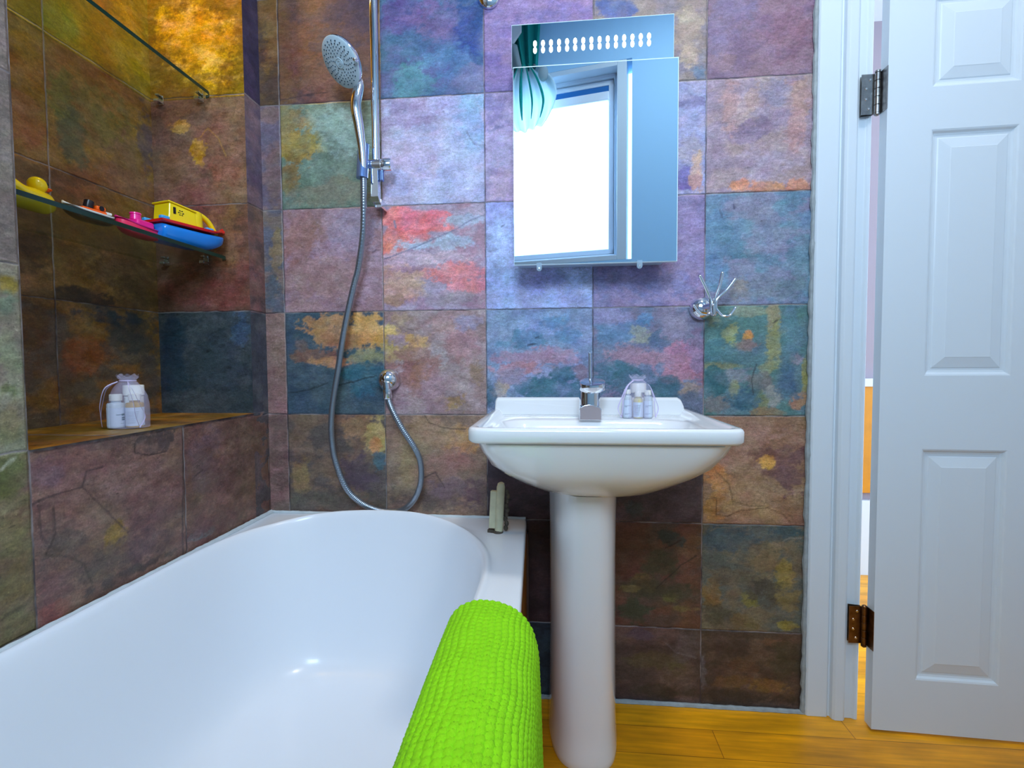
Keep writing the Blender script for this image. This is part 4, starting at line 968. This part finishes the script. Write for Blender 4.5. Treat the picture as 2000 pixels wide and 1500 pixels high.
for X in (.155, .411):
    m = MB(); R = []
    for y in (-.0995, -.093): R.append([(X+.0068*math.cos(a), y, 1.2135+.0068*math.sin(a)) for a in [math.pi+math.pi*i/12 for i in range(13)]]+[(X+.0068, y, 1.228), (X-.0068, y, 1.228)])
    m.rings(R); c = m.build('mirror_clip', 'clear', mc, smooth=False)
    m = MB(); m.lathe([(.0028, 0), (.0024, .0012)], (X, -.0995, 1.2135), (0, -1, 0), 14); m.build('screw', 'screw', c)

# ============================================================ SHOWER
rail = empty('shower_riser_rail', (-.294, -.05, 1.40), 'chrome shower riser rail fixed to the tiles above the bath', 'shower rail')
m = MB(); m.cyl((-.295, -.052, 1.425), (-.295, -.052, 2.15), .0105, seg=28); m.build('rod', 'chrome', rail)
m = MB(); m.rings([[(-.3045, -.068, 1.500), (-.2845, -.068, 1.500), (-.2845, -.048, 1.500), (-.3045, -.048, 1.500)], [(-.3045, -.068, 1.425), (-.2845, -.068, 1.425), (-.2845, -.048, 1.418), (-.3045, -.048, 1.418)], [(-.3035, -.060, 1.412), (-.2835, -.060, 1.412), (-.2835, -.002, 1.402), (-.3035, -.002, 1.402)]]); m.box((-.3035, -.048, 1.402), (-.2835, -.001, 1.424)); m.build('lower_bracket', 'chrome', rail, smooth=False, bevel=.002)
m = MB(); m.lathe([(.0150, 0), (.0168, .002), (.0168, .040), (.0150, .042), (.0150, .045), (.0178, .047), (.0178, .066), (.0162, .069)], (-.318, -.055, 1.512), (1, 0, 0), 32); sl = m.build('slider', 'chrome', rail)
m = MB(); m.cyl((-.322, -.066, 1.512), (-.322, -.085, 1.512), .011); m.rings([[Vector((-.3215+.0005*k, -.086+.004*k, 1.468+.031*k))+Vector((.0155*math.cos(a), .0155*math.sin(a), 0)) for a in [2*math.pi*i/28 for i in range(28)]] for k in (3, 1.5, 0)]); m.build('cradle', 'clip_blue', rail)
m = MB(); m.box((-.2835, -.060, 1.47), (-.274, -.046, 1.500)); m.build('slider_button', 'clip_blue', rail, smooth=False, bevel=.002)

hs = empty('hand_shower', (-.325, -.09, 1.47), 'chrome hand shower with round grey face held on the riser rail', 'hand shower')
HC = Vector((-.3560, -.122, 1.753)); HN = Vector((-.438, -.611, -.660)).normalized()
m = MB(); m.lathe([(.020, -.030), (.040, -.024), (.055, -.014), (.0600, -.006), (.0615, 0), (.0605, .003)], HC, HN, 48); m.build('head_shell', 'chrome', hs)
m = MB(); m.lathe([(.0605, -.002), (.0605, .0035), (.0575, .0060), (.030, .0072), (.0, .0074)], HC, HN, 48, True, False); face = m.build('spray_face', 'head', hs)
e1 = HN.cross(Vector((0, 0, 1))).normalized(); e2 = HN.cross(e1)
m = MB()
for r, n in ((.016, 6), (.022, 12), (.029, 18), (.036, 22), (.043, 26), (.050, 22)):
    for k in range(n):
        a = 2*math.pi*(k+.5*(n % 4 == 2))/n; c = HC+e1*r*math.cos(a)+e2*r*math.sin(a)+HN*.0060; m.lathe([(.0016, 0), (.0013, .0022), (.0007, .0024)], c, HN, 8)
m.build('nozzles', 'nozzle', face); bpy.data.objects['nozzles']['kind'] = 'stuff'
m = MB(); m.lathe([(.0125, .0070), (.0125, .0086), (.0105, .0090), (.0102, .0080), (.0078, .0080), (.0076, .0092), (.0052, .0094), (.005, .0082), (.003, .0082), (.0028, .0095), (0, .0096)], HC, HN, 28, True, False); m.build('centre_ring', 'head', face)
base = HC-HN*.014+(-e2 if e2.z > 0 else e2)*.050
m = MB(); m.tube([base+Vector((-.004, .004, .012)), base+Vector((.006, .002, -.010)), (-.3300, -.098, 1.655), (-.3240, -.094, 1.60), (-.3190, -.088, 1.54), (-.3170, -.086, 1.475)], lambda t: .0095+.0045*math.sin(math.pi*min(1, t*1.25))+.001*t, seg=24, smooth=8); m.build('handle', 'chrome', hs)
m = MB(); m.ell(HC-HN*.004+e1*(-.060 if e1.x < 0 else .060)+Vector((0, 0, -.02)), (.006, .008, .005), 14, 8); m.build('selector', 'chrome', hs)

m = MB(); HP = [(-.3175, -.086, 1.480), (-.3195, -.082, 1.42), (-.328, -.070, 1.33), (-.350, -.055, 1.235), (-.368, -.048, 1.184), (-.398, -.044, 1.07), (-.420, -.043, .955), (-.4405, -.043, .84), (-.444, -.043, .76), (-.434, -.043, .69), (-.405, -.043, .615), (-.368, -.038, .572), (-.325, -.028, .547), (-.282, -.022, .5395), (-.240, -.028, .549), (-.205, -.038, .582), (-.184, -.044, .632), (-.183, -.046, .69), (-.200, -.050, .735), (-.232, -.052, .785), (-.262, -.050, .84), (-.276, -.044, .874)]
m.tube(HP, lambda t: .0082+.0003*math.sin(t*1500), seg=16, smooth=40, cap=True); hose = m.build('shower_hose', 'hose'); tagp(hose, 'silver flexible shower hose looping down to the bath rim', 'shower hose')
ot = empty('shower_outlet_elbow', (-.284, -.0, .922), 'round chrome wall outlet feeding the shower hose', 'shower outlet')
m = MB(); m.lathe([(.033, 0), (.0335, .006), (.032, .016), (.028, .027), (.020, .037), (.010, .042), (0, .0435)], (-.284, -.001, .922), (0, -1, 0), 48, True, False); m.build('dome', 'chrome', ot)
m = MB(); m.lathe([(.010, 0), (.010, .018), (.0125, .019), (.0125, .044), (.0105, .047)], (-.2810, -.040, .915), (.10, -.06, -1), 24); m.build('hose_nut', 'chrome', ot)

cf = empty('wall_fitting', (.018, 0, 1.975), 'round chrome wall fitting cut off by the top edge, left of the mirror cabinet', 'wall fitting')
m = MB(); m.lathe([(.030, 0), (.030, .005), (.026, .010), (.015, .014), (.013, .045)], (.016, -.001, 1.974), (0, -1, 0), 40); m.build('rose', 'chrome', cf)
m = MB(); m.lathe([(.013, 0), (.018, .003), (.018, .012), (.014, .017), (0, .018)], (.016, -.042, 1.974), (0, -1, 0), 32, True, False); m.build('cap', 'chrome', cf)

# ============================================================ ROBE HOOK
hk = empty('robe_hook', (.592, 0, 1.11), 'chrome three arm robe hook on the tiles right of the mirror cabinet', 'robe hook')
m = MB(); m.lathe([(.0305, 0), (.0315, .003), (.030, .012), (.024, .022), (.013, .029), (.0, .031)], (.590, -.0015, 1.112), (0, -1, 0), 48, True, False); m.build('base', 'chrome', hk)
m = MB(); m.cyl((.592, -.028, 1.113), (.606, -.050, 1.115), .008); m.lathe([(.006, -.024), (.0085, -.020), (.0095, 0), (.0085, .018), (.006, .022)], (.609, -.052, 1.112), (0, 0, 1), 24); m.build('hub', 'chrome', hk)
for top, bot, lab in (((.5690, -.066, 1.1895), (.5545, -.066, 1.1140), 'left'), ((.6270, -.060, 1.1975), (.600, -.074, 1.113), 'mid'), ((.6600, -.055, 1.1810), (.6610, -.058, 1.1070), 'right')):
    m = MB(); a0 = Vector((.609, -.052, 1.122)); sgn = Vector(top)
    st_ = Vector((.598 if lab == 'left' else .609 if lab == 'mid' else .614, -.058, 1.128))
    m.tube([st_-Vector((0, 0, .030)), st_, st_.lerp(sgn, .5)+Vector((.002, 0, -.001)), sgn], lambda t: .0033+.0012*t, seg=14, smooth=8); m.ell(top, (.0045, .0045, .0034), 14, 8)
    m.build('upper_prong', 'chrome', hk)
    b_ = Vector(bot); m = MB(); s0 = Vector((.606 if lab != 'right' else .613, -.058, 1.106)); mid = (s0+b_)/2+Vector((0, -.006, -.021)); q1 = s0.lerp(mid, .55)+Vector((0, 0, -.006)); q2 = b_.lerp(mid, .55)+Vector((0, 0, -.006))
    m.tube([s0, q1, mid, q2, b_], .0033, seg=14, smooth=8); m.ell(b_, (.0038, .0038, .0032), 12, 6); m.build('lower_hook', 'chrome', hk)

# ============================================================ GLASS SHELVES
def shelf(zb, zt, xf, lab):
    s_ = empty('glass_shelf', (-.85, -.36, zb), lab, 'glass shelf', 'glass shelves in the alcove')
    r = .022; pl = [(-.9375, -.659), (-.9375, -.0775), (xf-r, -.0775)]+[(xf-r+r*math.sin(a), -.0775-r+r*math.cos(a)) for a in [math.pi/2*i/8 for i in range(1, 9)]]+[(xf, -.659)]
    m = MB(); m.rings([[(x, y, z) for x, y in pl] for z in (zb, zt)]); m.build('glass_pane', 'shelf_glass', s_, smooth=False)
    m = MB(); rim = pl[2:]; m.add([p for x, y in rim for p in ((x+.0004, y+(.0003 if i_ else 0), zb) for i_ in (0,))]+[(x+.0004, y, zt) for x, y in rim], [(i, i+1, len(rim)+i+1, len(rim)+i) for i in range(len(rim)-1)])
    m.build('front_edge', 'gedge', s_, smooth=False)
    for (X, Y, s) in ((-.905, -.0745, 1), (-.785, -.0745, 1), (-.905, -.657, -1), (-.785, -.657, -1)):
        m = MB(); m.box((X-.0075, min(Y, Y-.021*s), zb-.008), (X+.0075, max(Y, Y-.021*s), zb-.0003)); m.box((X-.0055, min(Y, Y-.017*s), zt+.0003), (X+.0055, max(Y, Y-.017*s), zt+.006)); m.box((X-.0075, min(Y, Y-.003*s), zb-.009), (X+.0075, max(Y, Y-.003*s), zt+.007)); m.build('shelf_clip', 'chrome', s_, smooth=False, bevel=.0015)
    return s_
shelf(1.7070, 1.7165, -.748, 'upper glass shelf in the tiled alcove, empty')
shelf(1.2590, 1.2685, -.714, 'lower glass shelf in the tiled alcove, holding the bath toys')
ZS = 1.2687

# ============================================================ TOYS
def toy_T(x, y, yaw, s=1.0, z=ZS):
    a = math.radians(yaw); T = frame_T((x, y, z), (math.cos(a)*s, math.sin(a)*s, 0), (-math.sin(a)*s, math.cos(a)*s, 0), (0, 0, s)); return T
def hull(L, Wb, H, sheer=.0, stern=.8, nst=18, bot=.55, zb=0, bowp=.55):
    """boat hull along +x: rings of half sections joined; returns rings for MB.rings"""
    R = []
    for k in range(nst+1):
        t = k/nst; x = -L/2+L*t; wf = (stern+(1-stern)*math.sin(min(1, t/.4)*math.pi/2)) if t < .4 else max(.0, (1-((t-.4)/.6)**2.6))**bowp
        hw = Wb/2*max(wf, .10); zt = H+sheer*(t-.3)**2*(1 if t > .3 else .3); zk = zb+H*.75*max(0, (t-.50)/.50)**2.2+H*.12*max(0, (.12-t)/.12)
        sec = []
        for i in range(17):
            a = math.pi*i/16; c, s = math.cos(a), math.sin(a); sec.append((x, hw*(abs(c)**bot)*(1 if c > 0 else -1)*(-1), zt-(zt-zk)*(abs(s)**.7)))
        R.append(sec)
    return R
# rubber duck
TD = toy_T(-.812, -.512, 92, 1.0)
dk = empty('rubber_duck', (-.812, -.512, ZS), 'yellow rubber duck, leftmost toy on the lower glass shelf', 'rubber duck')
m = MB(); m.T = TD; R = []
for k in range(1, 30):
    t = k/30; x = -.060+.106*t; hw = .034*math.sin(math.pi*t)**.55; zc = .026+.0; top = .038+.022*(1-t)**3*1.5-.006*math.exp(-((t-.35)/.15)**2)+.004*t; bot_ = .0+.022*(1-t)**6+.010*max(0, t-.85)/.15; top = bot_+(top-bot_)*min(1, (math.sin(math.pi*t)*2.2)**.6)
    R.append([(x+(-.006*(1-t) if math.sin(a) > 0 else 0), hw*math.cos(a), (top+bot_)/2+(top-bot_)/2*math.sin(a)) for a in [2*math.pi*i/28 for i in range(28)]])
m.rings(R); m.ell((.016, 0, .053), (.0160, .0150, .0155), 28, 16); m.build('body', 'plastic_y', dk, sub=1, angle=180)
m = MB(); m.T = TD; m.ell((.0345, 0, .0505), (.0085, .0078, .0030), 18, 8); m.ell((.0325, 0, .0475), (.0070, .0066, .0022), 18, 8); m.build('beak', 'orange', dk)
for s in (-1, 1):
    m = MB(); m.T = TD; m.ell((.0250, .0110*s, .057), (.003, .0022, .0034), 12, 8); m.build('eye', 'black', dk)
# small tug with white deck and orange cabin
TT = toy_T(-.778, -.430, -96, .92)
tg = empty('toy_tugboat', (-.778, -.430, ZS), 'small black and white toy tugboat with orange cabin, second toy from the left', 'toy boat')
m = MB(); m.T = TT; m.rings(hull(.098, .040, .018, .010)); m.build('hull', 'black', tg)
m = MB(); m.T = TT; R = hull(.100, .042, .022, .010, zb=.016); m.rings([[(x, y, max(z, .0165+.010*max(0, (x/.1+.2))**2)) for x, y, z in r] for r in R]); m.build('deck_rim', 'white', tg)
m = MB(); m.T = TT; m.box((-.036, -.013, .020), (.018, .013, .030)); m.build('cabin_base', 'orange', tg, smooth=False, bevel=.002)
m = MB(); m.T = TT; m.box((-.036, -.011, .0302), (-.014, .011, .041)); c = m.build('wheelhouse', 'orange', tg, smooth=False, bevel=.003)
m = MB(); m.T = TT; m.lathe([(.0055, 0), (.0055, .0012)], (-.025, -.0112, .036), (0, -1, 0), 16); m.lathe([(.0055, 0), (.0055, .0012)], (-.025, .0112, .036), (0, 1, 0), 16); m.build('porthole', 'black', tg)
m = MB(); m.T = TT; m.lathe([(.0085, 0), (.0095, .002), (.0095, .019), (.0085, .020)], (-.002, 0, .029), (-.25, 0, 1), 24); m.build('funnel', 'black', tg)
m = MB(); m.T = TT; m.box((-.052, -.008, .027), (-.037, .008, .033)); m.build('stern_bench', 'white', tg, smooth=False, bevel=.0015)
# pink boat
TP = toy_T(-.782, -.305, -92, .98)
pk = empty('toy_pink_boat', (-.782, -.305, ZS), 'small pink toy boat beside the larger blue boat', 'toy boat')
m = MB(); m.T = TP; m.rings(hull(.100, .050, .020, .022, stern=.75)); m.build('hull', mat('red_pink_plastic', (226, 36, 84), .3, coat=.3), pk)
m = MB(); m.T = TP
for k, R in enumerate((hull(.106, .056, .0235, .022, stern=.75, zb=.0195),)): m.rings([[(x, y, max(z, .0185+.022*max(0, x/.106+.2)**2)) for x, y, z in r] for r in R])
m.build('gunwale', 'pink', pk)
m = MB(); m.T = TP; m.box((-.034, -.017, .0225), (.014, .017, .041)); m.build('cabin', 'pink', pk, smooth=False, bevel=.005, bseg=3)
m = MB(); m.T = TP; m.lathe([(.0115, 0), (.0105, .012), (.012, .013), (.0115, .0165)], (.002, 0, .040), (0, 0, 1), 24); m.build('funnel', 'pink', pk)
# big blue and red boat with yellow cabin
TB = toy_T(-.752, -.178, 76, .98)
bb = empty('toy_blue_boat', (-.752, -.178, ZS), 'large blue and red toy boat with a yellow cabin, rightmost toy on the shelf', 'toy boat')
m = MB(); m.T = TB; m.rings(hull(.190, .088, .046, .016, stern=.86, bot=.5, bowp=.42)); m.build('hull', 'blue', bb, sub=1, angle=180)
m = MB(); m.T = TB; R = hull(.196, .094, .052, .016, stern=.86, zb=.04, bot=.3, bowp=.42); m.rings([[(x, y, max(z, .0455+.016*max(0, x/.196+.2)**2)) for x, y, z in r] for r in R]); m.build('gunwale', 'red', bb, bevel=.002)
m = MB(); m.T = TB; m.rings([[(-.074, -.029, .052), (.002, -.029, .052), (.002, .029, .052), (-.074, .029, .052)], [(-.070, -.028, .100), (-.002, -.028, .092), (-.002, .028, .092), (-.070, .028, .100)]]); yc = m.build('cabin', 'plastic_y', bb, smooth=False, bevel=.003, bseg=3)
m = MB(); m.T = TB; m.rings([[(-.074, -.031, .100), (.000, -.031, .092), (.000, .031, .092), (-.074, .031, .100)], [(-.074, -.031, .104), (.000, -.031, .096), (.000, .031, .096), (-.074, .031, .104)]]); m.build('roof', 'plastic_y', yc, smooth=False, bevel=.0015)
m = MB(); m.T = TB; m.lathe([(.029, 0), (.028, .024), (.0265, .045), (.025, .047)], (.004, 0, .052), (0, 0, 1), 32); m.build('bow_drum', 'plastic_y', yc)
m = MB(); m.T = TB; m.tube([(.006, 0, .096), (.030, 0, .098), (.056, 0, .086), (.078, 0, .056)], lambda t: .0085-.002*t, seg=16, smooth=8); m.build('handle', 'plastic_y', bb)
for s in (-1, 1):
    m = MB(); m.T = TB; y = .0286*s
    m.box((-.062, min(y, y+.0015*s), .074), (-.056, max(y, y+.0015*s), .090)); m.build('window_mark', 'black', yc, smooth=False)
    m = MB(); m.T = TB
    for a in range(6):
        x = -.042+.006*math.cos(a*1.047); z = .080+.006*math.sin(a*1.047); m.box((x-.0016, min(y, y+.0009*s), z-.0010), (x+.0016, max(y, y+.0009*s), z+.0010))
    m.box((-.045, min(y, y+.0009*s), .0795), (-.042, max(y, y+.0009*s), .0805)); m.box((-.040, min(y, y+.0009*s), .0782), (-.037, max(y, y+.0009*s), .0792)); m.build('printed_mark', 'ink', yc, smooth=False)
for (x, y) in ((-.086, -.030), (.034, -.030), (-.086, .030), (.034, .030)):
    m = MB(); m.T = TB; m.box((x-.011, y-.006, .052), (x+.011, y+.006, .0615)); m.build('cleat', 'lblue', bb, smooth=False, bevel=.003)
m = MB(); m.T = TB; m.ell((.097, 0, .049), (.005, .006, .005), 14, 8); m.build('bow_fender', 'black', bb)

# ============================================================ TOILETRY BAGS
def bottle(x, y, z, lab, r=.0125, h=.072, cap=(.0085, .016), body='bottle', fill=None, grp=None, marks='lines', face=-90):
    b = empty('toiletry_bottle', (x, y, z), lab, 'bottle', grp); hb = h-cap[1]-.004
    m = MB(); m.lathe([(r*.92, 0), (r, .0015), (r, hb-.004), (r*.9, hb-.001), (cap[0]*.8, hb), (cap[0]*.8, hb+.005)], (x, y, z), seg=32); m.build('flask', body, b)
    m = MB(); m.lathe([(cap[0], 0), (cap[0]*1.0, cap[1]-.001), (cap[0]*.9, cap[1])], (x, y, z+hb+.004), seg=32); m.build('cap', 'white', b)
    m = MB(); A = [math.radians(face-105+210*i/28) for i in range(29)]; lz0, lz1 = z+.004, z+hb*.80
    m.add([(x+(r+.0003)*math.cos(a), y+(r+.0003)*math.sin(a), zz) for zz in (lz0, lz1) for a in A], [(i, i+1, 30+i, 29+i) for i in range(28)]); lb = m.build('paper_label', 'label', b)
    m = MB(); rr = r+.0007
    def mark(a0, a1, z0, z1):
        AA = [math.radians(face+a0+(a1-a0)*i/6) for i in range(7)]; m.add([(x+rr*math.cos(a), y+rr*math.sin(a), z+zz) for zz in (z0, z1) for a in AA], [(i, i+1, 8+i, 7+i) for i in range(6)])
    if marks == 'green':
        mark(5, 42, .0285, .0296)
        for q, zz in enumerate((.0268, .0205, .0165)): mark(38, 60, zz, zz+.0042-.0006*q)
        mark(30, 52, .0095, .0101)
        m.build('print', 'greenink', lb)
    elif marks == 'text':
        for q in range(9): mark(-50, 30-((q*37) % 34), .034-.0031*q, .0346-.0031*q)
        m.build('print', 'greyink', lb)
    else:
        mark(-40, 40, .0325, .0332); mark(-36, -4, .0292, .0302); mark(-38, 30, .0120, .0127); mark(-38, 4, .0095, .0101); m.build('print', 'greyink', lb)
    return b
def pouch(cx, cy, z, rx, ry, h, lab, grp):
    p = empty('organza_pouch', (cx, cy, z), lab, 'pouch', grp); m = MB(); R = []
    prof = [(.98, 0), (1.03, .01), (1.04, .25), (1.02, .45), (.93, .62), (.74, .76), (.50, .86), (.36, .90), (.40, .94), (.52, .98), (.56, 1.0)]
    for s, t in prof: R.append([(cx+rx*s*math.cos(a)*(1+.035*math.sin(a*9+t*5)*(t+.15)), cy+ry*s*math.sin(a)*(1+.05*math.sin(a*7+2)*(t+.15)), z+.0004+h*t+(.004*math.sin(a*5) if t > .93 else 0)) for a in [2*math.pi*i/72 for i in range(72)]])
    m.rings(R, True, False); m.build('sheer_bag', 'organza', p)
    zt = z+h*.89
    for s, drop, out in ((-1, .060, .030), (1, .048, .026)):
        m = MB(); x0 = cx+s*rx*.30; pts = [(x0, cy-ry*.42, zt), (cx+s*(rx*.75), cy-ry*.7, zt-h*.14), (cx+s*(rx*1.12), cy-ry*.6, zt-h*.45), (cx+s*(rx*1.30), cy-ry*.5, zt-h*.66), (cx+s*(rx*1.10), cy-ry*.7, zt-h*.86)]
        P_ = catmull(pts, 10); m.add([q for p_ in P_ for q in (p_+Vector((-.0012, 0, .0009)), p_+Vector((.0012, -.0004, -.0009)))], [(2*i, 2*i+1, 2*i+3, 2*i+2) for i in range(len(P_)-1)])
        pts = [(x0, cy-ry*.40, zt), (cx+s*(rx*.70), cy-ry*.9, zt-h*.12), (cx+s*(rx*.98), cy-ry*.95, zt-h*.42), (cx+s*(rx*1.02), cy-ry*.9, zt-h*.62), (cx+s*(rx*1.10), cy-ry*.7, zt-h*.86)]
        P_ = catmull(pts, 10); m.add([q for p_ in P_ for q in (p_+Vector((-.0011, 0, .0008)), p_+Vector((.0011, -.0004, -.0008)))], [(2*i, 2*i+1, 2*i+3, 2*i+2) for i in range(len(P_)-1)]); m.build('ribbon', 'ribbon', p)
    m = MB(); m.lathe([(.36*rx+.0006, -.0012), (.36*rx+.0014, 0), (.36*rx+.0006, .0012)], (cx, cy, z+h*.90), seg=30, cap0=False, cap1=False); m.build('drawstring', 'ribbon', p)
    return p
# on the ledge
g1 = 'toiletries in the organza pouch on the alcove ledge'; LZ_ = .8312
pouch(-.7335, -.395, LZ_, .0400, .0300, .114, 'lilac organza pouch of toiletries standing on the tiled alcove ledge', None)
fa = -52
bottle(-.7530, -.4060, LZ_+.001, 'left bottle with green print inside the pouch on the alcove ledge', r=.0165, h=.073, cap=(.0115, .0140), marks='green', face=fa)
bottle(-.7210, -.3930, LZ_+.001, 'right bottle of amber liquid inside the pouch on the alcove ledge', r=.0165, h=.073, cap=(.0115, .0140), marks='text', face=fa, body='amber')
t = empty('cream_jar', (-.741, -.372, LZ_), 'white round jar behind the two bottles in the pouch on the alcove ledge', 'jar')
m = MB(); m.lathe([(.017, 0), (.018, .002), (.018, .066), (.016, .068)], (-.7420, -.3725, LZ_+.001), seg=36); m.build('jar_body', 'white', t)
m = MB(); m.lathe([(.0195, 0), (.0195, .021), (.0185, .0225)], (-.7420, -.3725, LZ_+.070), seg=36); m.build('lid', 'white', t)
# on the basin
BZ = .8227
pouch(.4085, -.088, BZ, .0390, .0230, .110, 'lilac organza pouch of toiletries standing at the back of the washbasin', None)
bottle(.3820, -.0950, BZ+.001, 'leftmost of the three small bottles in the pouch on the washbasin', r=.0112, h=.074, cap=(.0082, .0110), face=-95)
bottle(.4085, -.1000, BZ+.001, 'middle bottle of pale liquid in the pouch on the washbasin', r=.0118, h=.070, cap=(.0080, .0140), marks='text', body='liquid', face=-95)
bottle(.4340, -.0950, BZ+.001, 'rightmost of the three small bottles in the pouch on the washbasin', r=.0112, h=.072, cap=(.0082, .0120), face=-95)
t = empty('cream_jar', (.411, -.072, BZ), 'white jar with wide lid behind the bottles in the pouch on the washbasin', 'jar')
m = MB(); m.lathe([(.0105, 0), (.011, .002), (.011, .062), (.010, .064)], (.4125, -.0745, BZ+.001), seg=32); m.build('jar_body', 'white', t)
m = MB(); m.lathe([(.0205, 0), (.0205, .022), (.0195, .024)], (.4125, -.0765, BZ+.0655), (0, .1, 1), seg=32); m.build('lid', 'white', t)

# ============================================================ LAMPS (outside the frame)
cl = empty('added_fill_lamp', (.75, -.85, 3.15), 'unseen round white lamp added on the ceiling as room fill', 'ceiling lamp')  # added fixture, never in view, that goes with the room fill light
m = MB(); m.lathe([(.17, 0), (.17, -.045), (.155, -.055)], (.75, -.85, 3.149), seg=48); m.build('housing', 'white', cl)
m = MB(); m.lathe([(.155, 0), (.14, -.018), (.0, -.026)], (.75, -.85, 3.095), seg=48, cap1=False); m.build('diffuser', 'lamp', cl)
dl = empty('downlight', (-.815, -.150, 2.36), 'recessed warm downlight in the top of the alcove', 'downlight')
m = MB(); m.lathe([(.042, 0), (.042, -.006), (.032, -.008), (.030, 0)], (-.815, -.150, 2.357), seg=36, cap0=False, cap1=False); m.build('bezel', 'chrome', dl)
m = MB(); m.lathe([(.030, 0), (.028, -.003), (0, -.004)], (-.815, -.150, 2.356), seg=36, cap1=False); m.build('lens', 'dlamp', dl)
